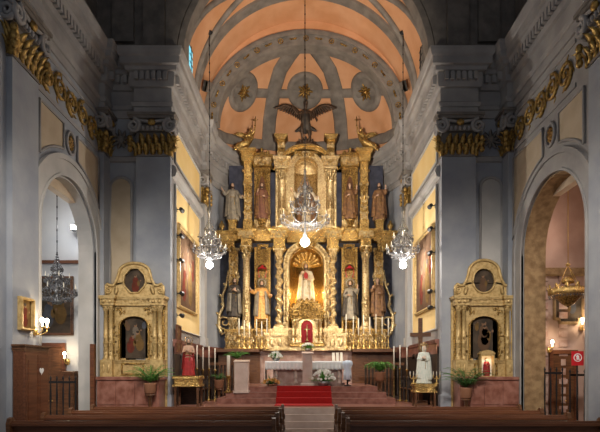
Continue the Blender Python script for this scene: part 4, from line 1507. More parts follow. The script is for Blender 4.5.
for q in (-1, 1):
    b = MB()
    wing(b, (q * 0.1, 0.1, 1.3), q, 0.80, 0.52)
    b.build('wing', M['bronze'], ang)
b = MB()
b.lathe([(0.09, 0), (0.1, 0.06), (0.085, 0.1)], (0.01, -0.045, 1.73), 14)
for k in range(5):
    b.leaf((0.01, -0.02, 1.82), (0.2 * (k - 2), 0.3, 1), (0, 1, 0), 0.18, 0.08, 0.6, 4)
b.build('helmet', M['bronze'], ang)
b = MB()
b.tube([(-0.12, 0.05, 0.22), (-0.05, 0.05, 0.0), (-0.05, 0.05, -0.1)], 0.03, 6)
for k in range(7):
    b.ell((-0.3 + 0.12 * k, 0.03 * (k % 2), 0.03 + 0.05 * sin(k * 2)), (0.14, 0.12, 0.1), 10, 8)
b.build('cloud_base', M['bronze'], ang)
for s in (-1, 1):
    q = -s
    an = thing('angel_statue', 'gilded angel reclining with a raised cross on the %s outer pediment of the retable' % ('left' if s < 0 else 'right'), 'statue', (rx(306 + s * 57.5), YR - 0.2, rz(151.5)))
    b = MB()
    # reclining body: hips low on the scroll, trunk leaning inwards
    b.tube([(s * 0.05, 0, 0.25), (q * 0.02, -0.02, 0.45), (q * 0.08, -0.02, 0.62), (q * 0.1, -0.02, 0.70)], [0.13, 0.11, 0.12, 0.05], 10)
    b.ell((q * 0.13, -0.04, 0.80), (0.065, 0.075, 0.09), 10, 8)
    b.tube([(s * 0.05, -0.05, 0.22), (s * 0.24, -0.12, 0.22), (s * 0.42, -0.1, 0.02), (s * 0.50, -0.14, -0.02)], [0.1, 0.07, 0.05, 0.03], 8)
    b.tube([(s * 0.05, 0.05, 0.22), (s * 0.28, 0.02, 0.12), (s * 0.5, -0.02, 0.0), (s * 0.58, -0.06, -0.03)], [0.1, 0.07, 0.05, 0.03], 8)
    for e, w in (((q * 0.26, -0.06, 0.66), (q * 0.30, -0.1, 0.88)), ((s * 0.14, -0.1, 0.5), (s * 0.02, -0.18, 0.38))):
        b.tube([(q * 0.07, -0.02, 0.62), e, w], [0.055, 0.042, 0.03], 8)
        hand_mesh(b, w, Vector(w) - Vector(e), (0, -1, 0), 0.8)
    bd = b.build('body', M['gold'], an)
    rm = bd.modifiers.new('skin', 'REMESH')
    rm.mode = 'VOXEL'
    rm.voxel_size = 0.018
    rm.use_smooth_shade = True
    b = MB()
    b.tube([(q * 0.04, 0, 0.5), (s * 0.05, -0.02, 0.25), (s * 0.25, -0.05, 0.17), (s * 0.42, -0.06, 0.08)], [0.125, 0.15, 0.13, 0.11], 12)
    for k in range(5):
        b.leaf((s * (0.1 + 0.07 * k), -0.1, 0.22), (s * 0.6, 0, -0.8), (0, -1, 0), 0.3, 0.14, 0.4, 4)
    b.build('drapery', M['gold'], an)
    b = MB()
    b.tube([(q * 0.30, -0.13, 0.78), (q * 0.33, -0.13, 1.30)], 0.018, 6)
    b.tube([(q * 0.22, -0.13, 1.14), (q * 0.43, -0.13, 1.17)], 0.018, 6)
    b.build('cross', M['gold_dark'], an)
    b = MB()
    wing(b, (q * 0.02, 0.1, 0.55), s, 0.42, 0.22)
    b.build('wing', M['gold'], an)

# ------------------------------------------------------------------ paintings

PAINTS = ['canvas_dark', 'paint_red', 'paint_flesh', 'paint_blue', 'paint_ochre', 'paint_pale', 'canvas_brown']


def blob_figure(b, x, z, h, robe, tilt=0.0, arm=1):
    """a painted figure as thin layers of paint: robe, shoulders, head, arm"""
    d = Vector((sin(tilt), 0, cos(tilt)))
    p = Vector((x, 0, z))

    def disc(c, rx_, rz_, mi, y):
        b.mi = mi
        b.prism([(c.x + rx_ * cos(t * pi / 7), c.z + rz_ * sin(t * pi / 7)) for t in range(14)], 'y', y, 0.0)
    disc(p + d * h * 0.28, h * 0.2, h * 0.32, robe, -0.003)
    disc(p + d * h * 0.6, h * 0.15, h * 0.2, robe, -0.0035)
    disc(p + d * h * 0.45 + Vector((arm * h * 0.16, 0, 0)), h * 0.07, h * 0.16, 4, -0.004)
    disc(p + d * h * 0.85, h * 0.075, h * 0.095, 2, -0.0045)
    disc(p + d * h * 0.9 - Vector((arm * h * 0.02, 0, 0)), h * 0.075, h * 0.06, 0, -0.005)
    disc(p + d * h * 0.55 + Vector((arm * h * 0.27, 0, h * 0.05)), h * 0.035, h * 0.045, 2, -0.0045)


def canvas(name, parent, outline, figs, base='canvas_dark', y=0.0):
    b = MB()
    b.mi = PAINTS.index(base)
    b.prism(outline, 'y', y, y + 0.02)
    b.M = Matrix.Translation((0, y, 0))
    for f in figs:
        blob_figure(b, *f)
    return b.build(name, [M[k] for k in PAINTS], parent)


def rect(w, h):
    return [(-w / 2, 0), (w / 2, 0), (w / 2, h), (-w / 2, h)]


def framed(name, label, loc, rzv, w, h, fw, mframe, figs, base='canvas_dark', group=None, ornate=False):
    t = thing(name, label, 'painting', loc, rzv, group)
    b = MB()
    inn, out = rect(w, h), [(-w / 2 - fw, -fw), (w / 2 + fw, -fw), (w / 2 + fw, h + fw), (-w / 2 - fw, h + fw)]
    b.band(inn, out, 'y', -0.07, 0.0, closed=True)
    k = 0.6
    o2 = [(-w / 2 - fw * k, -fw * k), (w / 2 + fw * k, -fw * k), (w / 2 + fw * k, h + fw * k), (-w / 2 - fw * k, h + fw * k)]
    b.band([(x * 1.0, z) for x, z in [(-w / 2 - fw * .2, -fw * .2), (w / 2 + fw * .2, -fw * .2), (w / 2 + fw * .2, h + fw * .2), (-w / 2 - fw * .2, h + fw * .2)]], o2, 'y', -0.1, -0.05, closed=True)
    if ornate:
        for x, z in ((-w / 2, 0), (w / 2, 0), (w / 2, h), (-w / 2, h), (0, h), (0, 0)):
            scrollwork(b, x - fw * 1.6, x + fw * 1.6, z - fw * 1.2, z + fw * 1.2, -0.08, 4, 0.02, seed=int(10 * (x + z)) + 3)
    b.build('frame', M[mframe], t)
    canvas('canvas', t, rect(w + 0.02, h + 0.02), figs, base, -0.02)
    return t


# tall canvases on the yellow chancel walls
for s, lab in ((-1, 'tall brown oil painting in thin gilt frame on the left yellow chancel wall'), (1, 'tall brown oil painting in thin gilt frame on the right yellow chancel wall')):
    framed('painting', lab, (s * (W2 - 0.035), 16.95, 4.06), -s * pi / 2, 2.45, 2.45, 0.1, 'gold_side',
           [(-0.5, 0.25, 1.3, 1, 0.1, 1), (0.45, 0.2, 1.5, 4, -0.1, -1), (0.0, 0.9, 1.2, 6, 0.05, 1), (0.75, 1.1, 0.9, 1, 0.1, -1), (-0.8, 1.2, 0.9, 6, -0.15, 1)], 'canvas_brown')
# spotlights down the near edge of the yellow panels
for s, side, zz in ((-1, 'left', (6.98, 6.18, 5.42, 4.38, 3.7)), (1, 'right', (7.1, 6.4, 5.65, 4.45, 3.95))):
    names = ('topmost', 'second from top', 'middle', 'fourth from top', 'lowest')
    for k, z in enumerate(zz):
        t = thing('spotlight', '%s of the black spotlights up the %s yellow chancel wall' % (names[k].capitalize(), side), 'spotlight', (s * (W2 - 0.03), 15.52, z), 0, 'spotlights on the yellow walls')
        b = MB()
        b.box(*sorted((0, -s * 0.03)), -0.06, 0.06, -0.06, 0.06)
        b.tube([(0, 0, 0), (-s * 0.12, 0, 0.0)], 0.015, 6)
        b.build('bracket', M['iron'], t)
        b = MB()
        b.M = Matrix.Translation((-s * 0.17, 0.02, 0.0)) @ Matrix.Rotation(-pi / 2, 4, 'X')
        b.lathe([(0.0, -0.1), (0.05, -0.1), (0.055, -0.06), (0.07, 0.1), (0.075, 0.12), (0.06, 0.12), (0.05, 0.06), (0.0, 0.05)], seg=14)
        b.build('lamp_head', M['black'], t)

# ------------------------------------------------------------------ gilded side altars on the piers

def side_altar(cxv, s, lab, round_top):
    t = thing('side_altarpiece', lab, 'altarpiece', (cxv, 14.98, ZP))
    k = 14.75 / F

    def zz(y):
        return EYE + (VY - y) * k - ZP

    def xx(d):
        return d * k
    b = MB()
    b.bbox(xx(-30), xx(30), -0.75, 0, 0, zz(378), 0.03)
    b.bbox(xx(-32), xx(32), -0.8, 0, zz(379.5), zz(376.5), 0.02)
    for d in (-18, 0, 18):
        b.box(xx(d - 7), xx(d + 7), -0.78, -0.5, 0.12, zz(381))
    b.build('marble_mensa', M['marble_red'], t)
    g = 'gold_side'
    # predella
    b = MB()
    b.box(xx(-30), xx(30), -0.28, 0, zz(377), zz(361))
    cornice(b, xx(-30), xx(30), -0.3, 0, zz(363), zz(360), 0.05)
    for d in (-25, 25):
        b.box(xx(d - 6), xx(d + 6), -0.42, 0, zz(377), zz(360))
        b.ell((xx(d - 2.5), -0.42, zz(368.5)), (0.045, 0.03, 0.13), 10, 8)
        b.ell((xx(d + 2.5), -0.42, zz(368.5)), (0.045, 0.03, 0.13), 10, 8)
    for d in (-1, 1):
        b.box(*sorted((xx(d * 10), xx(d * 32))), -0.05, 0.21, 0, zz(300))
    b.build('predella', M[g], t)
    pr = MB()
    pr.band([(xx(-10), zz(373.5)), (xx(10), zz(373.5)), (xx(10), zz(364.5)), (xx(-10), zz(364.5))], [(xx(-11.5), zz(375)), (xx(11.5), zz(375)), (xx(11.5), zz(363)), (xx(-11.5), zz(363))], 'y', -0.32, -0.2, closed=True)
    o = pr.build('small_frame', M['gold_dark'], t)
    # body with arched opening
    zs0, zt, hwid = zz(326), zz(304), xx(14.8)
    b = MB()
    a = arc(0, zs0, hwid, pi, 0, 14, zz(316) - zs0)
    outl = [(-hwid, zz(360))] + a + [(hwid, zz(360))]
    o2 = [(xx(-20), zz(360))] + [(-xx(20) + 2 * xx(20) * i / 14, zt) for i in range(15)] + [(xx(20), zz(360))]
    b.band(outl, o2, 'y', -0.14, 0)
    b.build('back_panel', M[g], t)
    b = MB()
    inn = [(x * 0.94, z) for x, z in outl]
    b.band(inn, [(x * 1.07, z + 0.0) for x, z in outl], 'y', -0.2, -0.1)
    for q in (-1, 1):
        scrollwork(b, *sorted((q * xx(9), q * xx(19))), zz(314), zz(307), -0.15, 5, 0.014, seed=81, sym=False)
        scrollwork(b, *sorted((q * xx(16), q * xx(19.5))), zz(356), zz(326), -0.15, 8, 0.01, seed=82, sym=False)
    b.build('arch_frame', M['gold_dark'], t)
    ol = [(-hwid, zz(358))] + a + [(hwid, zz(358))]
    if s < 0:
        figs = [(-0.18, zz(352), 0.6, 1, 0.2, 1), (0.16, zz(350), 0.62, 4, -0.2, -1), (0.0, zz(342), 0.6, 5, 0.0, 1), (0.22, zz(328), 0.34, 3, 0.4, 1), (-0.2, zz(330), 0.36, 6, -0.3, -1)]
    else:
        figs = [(0.03, zz(350), 0.95, 6, 0.0, 1), (0.06, zz(344), 0.6, 5, 0.0, 1), (-0.2, zz(330), 0.3, 4, 0.2, -1)]
    canvas('altar_painting', t, ol, figs, 'canvas_dark', -0.05)
    for d in (-25, 25):
        b = MB()
        b.box(xx(d - 5), xx(d + 5), -0.1, 0, zz(361), zt)
        b.build('shaded_recess', M['gold_dark'], t)  # darker gilding paints shade into the gap behind the columns
    # paired columns
    for d in (-27, -21.8, 21.8, 27):
        b = MB()
        column(b, xx(d), -0.28, zz(360.5), zz(305), 0.066, seg=14)
        for i in range(5):
            b.leaf((xx(d), -0.335, zz(356) + 0.12 * i), (0.2 if i % 2 else -0.2, 0, 1), (0, -1, 0), 0.13, 0.09, 0.5, 3)
        b.build('column', M[g], t)
    b = MB()
    cornice(b, xx(-30), xx(30), -0.22, 0, zz(305.5), zz(296.5), 0.08)
    for d in (-24.5, 24.5):
        cornice(b, xx(d - 6.2), xx(d + 6.2), -0.38, 0, zz(305.5), zz(296.5), 0.08)
        for m_ in (-3, 3):
            b.ell((xx(d + m_), -0.42, zz(302)), (0.06, 0.03, 0.05), 8, 6)
    scrollwork(b, xx(-16), xx(16), zz(303), zz(300), -0.24, 6, 0.014, seed=83)
    b.build('entablature', M[g], t)
    # attic with volute shoulders and curved top
    top = zz(262.5) if s < 0 else zz(259.5)
    b = MB()
    sh = [(xx(29), zz(296.5)), (xx(29), zz(286)), (xx(27), zz(283.5)), (xx(24), zz(285)), (xx(20.5), zz(285)), (xx(17.5), zz(279)), (xx(15.5), zz(272))]
    cap = [(xx(15.5) * cos(i * pi / 20), zz(272) + (top - zz(272)) * sin(i * pi / 20)) for i in range(1, 20)]
    outl2 = sh + cap + [(-x, z) for x, z in sh[::-1]]
    ro = xx(10.8)
    rh = (zz(268.0) - zz(292.0)) / 2
    zc0 = zz(280)
    n2 = len(outl2)
    ANG = [math.atan2(z - zc0, x) if i < n2 // 2 else math.atan2(z - zc0, x) % (2 * pi) for i, (x, z) in enumerate(outl2)]
    if round_top:
        inn = [(ro * cos(an), zc0 + rh * sin(an)) for an in ANG]
    else:
        inn = []
        for i in range(n2):
            an = ANG[i]
            q = max(abs(cos(an)) / 1.0, abs(sin(an)) / 1.0, (abs(cos(an)) + abs(sin(an))) / 1.35)
            inn.append((ro * cos(an) / q, zc0 + rh * sin(an) / q))
    b.band(inn, outl2, 'y', -0.14, 0)
    low = []
    for i in range(1, 12):
        an = ANG[0] - (ANG[0] + 2 * pi - ANG[-1]) * i / 12
        q = 1.0 if round_top else max(abs(cos(an)), abs(sin(an)), (abs(cos(an)) + abs(sin(an))) / 1.35)
        low.append((ro * cos(an) / q, zc0 + rh * sin(an) / q))
    ring_ = [inn[0]] + low + [inn[-1]]
    base = [(outl2[0][0] + (outl2[-1][0] - outl2[0][0]) * i / 12, outl2[0][1]) for i in range(13)]
    b.band(ring_, base, 'y', -0.14, 0)
    inn = inn + low[::-1]
    b.build('attic', M[g], t)
    b = MB()
    b.tube([(x, -0.16, z) for x, z in outl2], 0.045, 8)
    for q in (-1, 1):
        b.spiral((q * xx(26), -0.16, zz(290)), 0.11, 0.02, 1.6, 0.035, 'y', a0=pi / 2, s=-q)
        b.leaf((q * xx(19), -0.14, zz(294)), (q * -0.2, 0, 1), (0, -1, 0), 0.3, 0.16, 0.5, 4)
    b.tube([(x * 1.04, -0.15, (z - zc0) * 1.04 + zc0) for x, z in inn], 0.03, 6, closed=True)
    b.build('attic_moulding', M[g], t)
    ol = [(x * 1.02, z) for x, z in inn]
    canvas('attic_painting', t, ol, [(0.0, zz(291), 0.56, 1 if s < 0 else 6, 0.0, 1)], 'canvas_dark', -0.06)
    return t, zz, xx


side_altar((133.5 - VX) * 14.75 / F, -1, 'gilded side altarpiece with octagonal attic painting on the left pier', False)
sa, zz, xx = side_altar((485 - VX) * 14.75 / F, 1, 'gilded side altarpiece with round attic painting and lit shrine on the right pier', True)
# little lit shrine with a red figure on the right side altar
sh = thing('shrine_box', 'small golden open fronted shrine box lit red inside, on the right side altar', 'shrine', ((487 - VX) * 14.4 / F, 14.42, EYE + (VY - 377) * 14.4 / F - 0.02))
b = MB()
b.box(-0.2, 0.2, -0.08, 0.14, 0, 0.05)
b.box(-0.2, 0.2, -0.08, 0.14, 0.62, 0.68)
for q in (-1, 1):
    b.box(*sorted((q * 0.17, q * 0.2)), -0.08, 0.14, 0.04, 0.63)
b.box(-0.2, 0.2, 0.11, 0.14, 0.04, 0.63)
b.build('case', M['gold_side'], sh)
b = MB()
b.prism([(-0.24, 0.68), (0.24, 0.68), (0.15, 0.76), (0, 0.8), (-0.15, 0.76)], 'y', -0.1, 0.14)
b.build('pediment', M['gold_side'], sh)
b = MB()
b.box(-0.17, 0.17, 0.09, 0.112, 0.05, 0.62)
b.build('lining', M['wax'], sh)
light('shrine_lamp', 'POINT', ((487 - VX) * 14.4 / F, 14.36, 2.3), 1.2, (1.0, 0.75, 0.45), 0.02)
figure('statue', 'tiny red robed figure standing in the lit shrine box on the right side altar', 'statue', ((487 - VX) * 14.4 / F, 14.44, EYE + (VY - 377) * 14.4 / F + 0.03), 0.5, robe='vitrine_red', cloak='vitrine_red', voxel=0.02)

# ------------------------------------------------------------------ high altar and what stands round it
YA2 = 17.9
al = thing('altar_table', 'marble altar table in the middle of the presbytery', 'altar', (0.06, YA2, ZD))
b = MB()
b.bbox(-1.45, 1.45, -0.42, 0.42, 0.78, 0.85, 0.015)
b.build('table_slab', M['marble_pale'], al)
b = MB()
b.box(-1.3, 1.3, -0.3, 0.3, 0.0, 0.1)
b.box(-1.22, 1.22, -0.25, 0.25, 0.1, 0.7)
b.box(-1.35, 1.35, -0.36, 0.36, 0.7, 0.78)
b.build('table_base', M['marble_pink'], al)
for x in (-1.1, -0.42, 0.42, 1.1):
    b = MB()
    column(b, x, -0.3, 0.08, 0.72, 0.055, seg=12)
    b.build('colonnette', M['marble_pale'], al)
cl = MB()
cl.box(-1.49, 1.49, -0.45, 0.45, 0.852, 0.862)
n = 90
for yy in (-0.452,):
    def lace(u, v):
        x = -1.49 + 2.98 * u
        scal = 0.28 + 0.03 * abs(sin(u * pi * 22))
        return (x, yy - 0.012 * sin(u * pi * 44) * v - 0.01 * v, 0.862 - scal * v)
    cl.sheet(lace, n * 2, 5)
for q in (-1, 1):
    cl.sheet(lambda u, v: (q * (1.492 + 0.012 * v * sin(u * 20)), -0.45 + 0.9 * u, 0.862 - 0.72 * v), 14, 6)
o = cl.build('altar_cloth', M['linen'], None, (0.06, YA2, ZD))
m = o.modifiers.new('cloth', 'SOLIDIFY')
m.thickness = 0.006
tag(o, 'white lace edged cloth over the altar table', 'altar cloth')

t = thing('reading_stand', 'pale rose marble slab stand in front of the middle of the altar', 'stand', ((307.5 - VX) * 17.2 / F, 17.25, ZD))
b = MB()
b.bbox(-0.17, 0.17, -0.1, 0.1, 0.0, 1.12, 0.02)
b.bbox(-0.24, 0.24, -0.16, 0.16, 0.0, 0.1, 0.02)
b.build('slab', M['marble_pale'], t)
b = MB()
b.M = Matrix.Translation((0, 0, 1.12)) @ Matrix.Rotation(radians(12), 4, 'X')
b.bbox(-0.2, 0.2, -0.13, 0.13, 0.0, 0.04, 0.01)
b.build('top_ledge', M['marble_pale'], t)

t = thing('ambo', 'plain pale rose stone ambo standing left of the altar', 'lectern', ((242 - VX) * 16.7 / F, 16.62, ZP + 0.34))
b = MB()
b.bbox(-0.23, 0.23, -0.17, 0.17, 0, 1.02, 0.02)
b.bbox(-0.26, 0.26, -0.2, 0.2, 0, 0.08, 0.02)
b.build('pedestal', M['marble_pale'], t)
b = MB()
b.prism([(-0.2, 1.02), (0.2, 1.02), (0.2, 1.10), (-0.2, 1.04)], 'x', -0.25, 0.25)
b.build('book_rest', M['marble_pale'], t)

t = thing('paschal_candle', 'tall thick ivory candle on gilded stand left of the stone ambo', 'candle', ((228.5 - VX) * 16.6 / F, 16.6, ZP + 0.34))
b = MB()
b.lathe([(0.15, 0), (0.15, 0.04), (0.06, 0.1), (0.035, 0.2), (0.05, 0.27), (0.03, 0.35), (0.05, 0.5), (0.085, 0.54), (0.085, 0.57)], seg=16)
b.build('stand', M['gold_dark'], t)
b = MB()
b.lathe([(0.055, 0.57), (0.055, 1.22), (0.05, 1.24), (0.01, 1.245)], seg=16)
b.build('candle', M['wax'], t)
b = MB()
b.tube([(0, 0, 1.24), (0.004, 0, 1.27)], 0.006, 5)
b.build('wick', M['black'], t)


def bouquet(name, label, loc, w, h, nfl, mf, pot=True, seed=1, leafm='leaf'):
    R = random.Random(seed)
    t = thing(name, label, 'flowers', loc)
    b = MB()
    b.lathe([(w * 0.14, 0), (w * 0.2, h * 0.1), (w * 0.24, h * 0.28), (w * 0.2, h * 0.28), (w * 0.12, h * 0.05)], seg=14)
    b.build('bowl', M['silver'] if pot else M['terracotta'], t)
    b = MB()
    for i in range(46):
        a = R.uniform(0, 2 * pi)
        e = R.uniform(0.1, 1.3)
        d = Vector((cos(a) * cos(e), sin(a) * cos(e) * 0.7, sin(e) * 0.9))
        b.leaf((d.x * 0.05 * w, d.y * 0.05 * w, h * 0.25), d, (0, 0, 1), R.uniform(0.3, 0.52) * w, 0.09 * w, -0.3, 4, 0.1)
    b.build('foliage', M[leafm], t)
    b = MB()
    for i in range(nfl):
        a = R.uniform(0, 2 * pi)
        e = R.uniform(0.15, 1.4)
        c = Vector((cos(a) * cos(e) * w * 0.43, sin(a) * cos(e) * w * 0.3 - 0.02, h * 0.28 + sin(e) * h * 0.6))
        for k in range(6):
            an = k * pi / 3
            b.leaf(c, (cos(an), -0.5, sin(an)), (0, -1, 0.3), 0.065, 0.04, 0.5, 3)
        b.ell(c + Vector((0, -0.02, 0)), 0.018, 6, 5)
    b.build('blossoms', M[mf], t)
    return t


bouquet('flower_arrangement', 'white flowers with green leaves on the left end of the altar', ((276 - VX) * YA2 / F, YA2, ZD + 0.865), 0.62, 0.36, 26, 'petal', seed=3)
bouquet('flower_arrangement', 'large white flower bouquet standing on the dais before the altar', ((323 - VX) * 17.0 / F + 0.02, 16.99, ZD), 0.9, 0.62, 56, 'petal', seed=4)
bouquet('flower_arrangement', 'small white flowers on the shelf below the tabernacle', (rx(308), YR - 0.42 - 0.28, rz(352) + 0.02), 0.6, 0.34, 22, 'petal', seed=5)
bouquet('flower_arrangement', 'low orange flower basket at the left foot of the altar', ((271 - VX) * 17.1 / F, 17.15, ZD), 0.7, 0.26, 26, 'robe_orange', pot=False, seed=6, leafm='leaf_dark')
for k, x in enumerate((333.5, 337.5, 341.5)):
    t = thing('candle', ('left', 'middle', 'right')[k] + ' of three thick white candles on the right end of the altar', 'candle', ((x - VX) * YA2 / F, YA2, ZD + 0.863), 0, 'altar candles')
    b = MB()
    b.lathe([(0.055, 0), (0.055, 0.012), (0.05, 0.02), (0.05, 0.3), (0.045, 0.31), (0.0, 0.305)], seg=14)
    b.build('wax_body', M['wax'], t)
    b = MB()
    b.tube([(0, 0, 0.30), (0.003, 0, 0.335)], 0.005, 5)
    b.build('wick', M['black'], t)
t = thing('draped_stand', 'bluish white cloth draped over a slim stand at the right end of the altar', 'stand', ((347.5 - VX) * 17.1 / F, 17.1, ZD))
b = MB()
b.tube([(0, 0, 0), (0, 0, 0.8)], 0.03, 8)
b.lathe([(0.13, 0), (0.13, 0.03), (0.03, 0.05)], seg=14)
b.build('pole', M['iron'], t)
b = MB()
b.lathe([(0.13, 0.22), (0.12, 0.45), (0.10, 0.6), (0.16, 0.74), (0.15, 0.84), (0.06, 0.88), (0.0, 0.88)], seg=36, fold=lambda a, z: 1 + 0.13 * sin(6 * a + 4 * z))
b.build('cloth', M['blue_white'], t)
# red carpet over the dais steps
b = MB()
xs0, xs1 = (277 - VX) * 16.8 / F, (331 - VX) * 16.8 / F
pl = [(17.0, ZD + 0.003), (16.795, ZD + 0.003), (16.795, ZP + 0.363), (16.495, ZP + 0.363), (16.495, ZP + 0.183), (16.195, ZP + 0.183), (16.195, ZP + 0.003), (15.3, ZP + 0.003)]
pl2 = [(17.0, ZD + 0.015), (16.782, ZD + 0.015), (16.782, ZP + 0.376), (16.482, ZP + 0.376), (16.482, ZP + 0.196), (16.182, ZP + 0.196), (16.182, ZP + 0.016), (15.3, ZP + 0.016)]
b.band(pl, pl2, 'x', xs0, xs1)
tag(b.build('carpet', M['carpet']), 'red carpet runner over the dais steps before the altar', 'carpet')

# tall candlesticks on the wooden ledges of the retable
ORD = ('first', 'second', 'third', 'fourth', 'fifth', 'sixth', 'seventh', 'eighth')
for side, xs, zt in (('left', (241, 246, 251, 258, 263, 268), 322), ('right', (345, 352, 357, 362, 368, 374, 380, 386), 318)):
    for k, x in enumerate(xs):
        t = thing('candlestick', '%s candlestick from the %s on the %s ledge of the retable' % (ORD[k], 'outer edge' if side == 'left' else 'tabernacle side', side), 'candlestick', (rx(x), YR - 0.6, rz(349.5)), 0, 'tall candlesticks on the retable ledges')
        hgt = (352 - (zt + (k * 7) % 5)) * SR
        b = MB()
        b.lathe([(0.09, 0), (0.095, 0.03), (0.03, 0.08), (0.022, 0.2), (0.045, 0.26), (0.02, 0.32), (0.02, hgt * 0.38), (0.06, hgt * 0.41), (0.06, hgt * 0.43), (0.02, hgt * 0.43)], seg=12)
        b.build('stem', M['brass'], t)
        b = MB()
        b.lathe([(0.022, hgt * 0.43), (0.02, hgt - 0.02), (0.005, hgt)], seg=10)
        b.build('candle', M['wax'], t)


def fern(label, loc, R0, H, n, m='leaf', stand=0.3, seed=1, name='potted_fern', droop=0.9):
    R = random.Random(seed)
    t = thing(name, label, 'plant', loc)
    b = MB()
    pz = max(0.0, stand - 0.32)
    b.lathe([(0.10, pz), (0.15, pz + 0.05), (0.17, stand * 0.97), (0.18, stand), (0.14, stand), (0.12, stand - 0.03)], seg=16)
    b.build('pot', M['terracotta'], t)
    if pz > 0.1:
        b = MB()
        b.lathe([(0.13, 0), (0.13, 0.04), (0.05, 0.09), (0.04, pz * 0.5), (0.06, pz - 0.05), (0.14, pz - 0.03), (0.14, pz)], seg=14)
        b.build('plant_stand', M['wood'], t)
    b = MB()
    for i in range(n):
        a = 2 * pi * i / n * 2.618 + R.uniform(-0.3, 0.3)
        e = R.uniform(0.45, 1.35)
        L = R0 * R.uniform(0.75, 1.15)
        dirv = Vector((cos(a), sin(a) * 0.8, 0))
        pts = []
        for k in range(9):
            u = k / 8
            pts.append(Vector((0, 0, stand)) + dirv * L * u * cos(e * 0.6) + Vector((0, 0, H * 1.5 * sin(e) * u * (1 - droop * 0.55 * u) - droop * 0.2 * L * u * u)))
        b.tube(pts, 0.006, 4)
        for k in range(1, 9):
            d = (pts[k] - pts[k - 1]).normalized()
            sd = d.cross(Vector((0, 0, 1))).normalized()
            ll = L * 0.26 * (1.15 - k / 9)
            for q in (-1, 1):
                b.leaf(pts[k - 1] * 0.4 + pts[k] * 0.6, sd * q + d * 0.7, (0, 0, 1), ll, ll * 0.22, -0.35, 3, 0.1)
    b.build('fronds', M[m], t)
    return t


fern('feathery green fern at the foot of the left gilded side altar', ((150 - VX) * 14.02 / F, 14.02, 0.36), 0.72, 0.72, 34, 'leaf', 1.28, 11, droop=0.75)
fern('bushy bright green fern before the choir stalls right of the altar', ((380 - VX) * 17.2 / F, 17.25, ZP + 0.18), 0.6, 0.75, 56, 'leaf', 0.85, 12, droop=1.15)
fern('dark green palm plant at the foot of the right gilded side altar', ((466 - VX) * 14.02 / F, 14.02, 0.36), 0.85, 0.85, 28, 'leaf_dark', 1.15, 13, droop=0.8, name='potted_palm')
fern('feathery plant behind the stone ambo left of the altar', ((237 - VX) * 18.4 / F, 18.4, ZD), 0.55, 0.5, 26, 'leaf', 0.95, 14)
fern('small fern behind the thick candle against the left chancel stalls', ((219 - VX) * 17.7 / F, 17.7, ZP), 0.4, 0.4, 16, 'leaf_dark', 0.75, 15)

# ------------------------------------------------------------------ processional statues left and right

def float_stand(label, loc, w, h, legs):
    t = thing('statue_stand', label, 'stand', loc)
    b = MB()
    b.bbox(-w, w, -w * 0.8, w * 0.8, legs, legs + 0.07, 0.015)
    b.bbox(-w * 0.9, w * 0.9, -w * 0.7, w * 0.7, legs + 0.06, legs + h - 0.07, 0.03)
    b.bbox(-w, w, -w * 0.8, w * 0.8, legs + h - 0.08, legs + h, 0.02)
    scrollwork(b, -w * 0.8, w * 0.8, legs + 0.1, legs + h - 0.1, -w * 0.71, 8, 0.015, seed=91)
    b.build('gilded_base', M['gold'], t)
    for q in (-1, 1):
        for p in (-1, 1):
            b = MB()
            b.box(q * w * 0.8 - 0.03, q * w * 0.8 + 0.03, p * w * 0.6 - 0.03, p * w * 0.6 + 0.03, 0, legs + 0.01)
            b.build('leg', M['wood'], t)
    return t


xl, xr = (188.5 - VX) * 15.25 / F, (429 - VX) * 15.25 / F - 0.16
float_stand('gilded carrying stand under the red robed Christ statue by the left chancel wall', (xl, 15.25, ZP), 0.42, 0.32, 0.6)
ch = figure('statue', 'bare chested statue in a red robe with rayed halo on the left gilded stand', 'statue', (xl, 15.25, ZP + 0.92), 1.12, rz=0.2, robe='robe_red', bare_torso=True, arms=CROSSED, beard=True, halo='gold', voxel=0.014)
b = MB()


def mant(u, v):
    a = radians(-10) + radians(200) * u
    z = 1.44 - 1.1 * v
    r = (0.2 + 0.08 * v) * (1 + 0.06 * sin(12 * a) * v)
    return (r * cos(a) * 1.1, r * 0.85 * sin(a) + 0.02, z)


b.sheet(mant, 30, 10)
o = b.build('mantle', M['robe_red'], ch)
m = o.modifiers.new('cloth', 'SOLIDIFY')
m.thickness = 0.02
float_stand('gilded carrying stand under the pale gowned Virgin statue by the right chancel wall', (xr, 15.25, ZP), 0.35, 0.26, 0.42)
vs = figure('statue', 'crowned Virgin statue in a pale green white gown on the right gilded stand', 'statue', (xr, 15.25, ZP + 0.68), 1.16, rz=-0.15, robe='robe_mint', cloak='robe_mint', arms=CROSSED, crown='gold_pale', halo='gold_pale', veil='robe_mint', skirt=1.15, voxel=0.014, skin='skin_pale')
for k, (x, lab) in enumerate(((417.5, 'small brass candelabrum left of the pale Virgin statue'), (440.5, 'small brass candelabrum right of the pale Virgin statue'))):
    t = thing('candelabrum', lab, 'candelabrum', ((x - VX) * 15.1 / F - 0.13, 15.05, ZP + 0.68), 0, 'candelabra beside the Virgin')
    b = MB()
    b.lathe([(0.07, 0), (0.07, 0.02), (0.02, 0.05), (0.015, 0.16), (0.03, 0.2), (0.015, 0.24)], seg=12)
    for q in (-1, 1):
        b.tube([(0, 0, 0.18), (q * 0.06, 0, 0.15), (q * 0.1, 0, 0.2), (q * 0.1, 0, 0.24)], 0.01, 6)
        b.lathe([(0.005, 0), (0.03, 0.01), (0.03, 0.02)], (q * 0.1, 0, 0.24), 10)
    b.build('branch', M['brass'], t)
    for q in (-1, 0, 1):
        b = MB()
        b.lathe([(0.012, 0.0), (0.011, 0.12), (0.003, 0.13)], (q * 0.1, 0, 0.25), 8)
        b.build('candle', M['wax'], t)
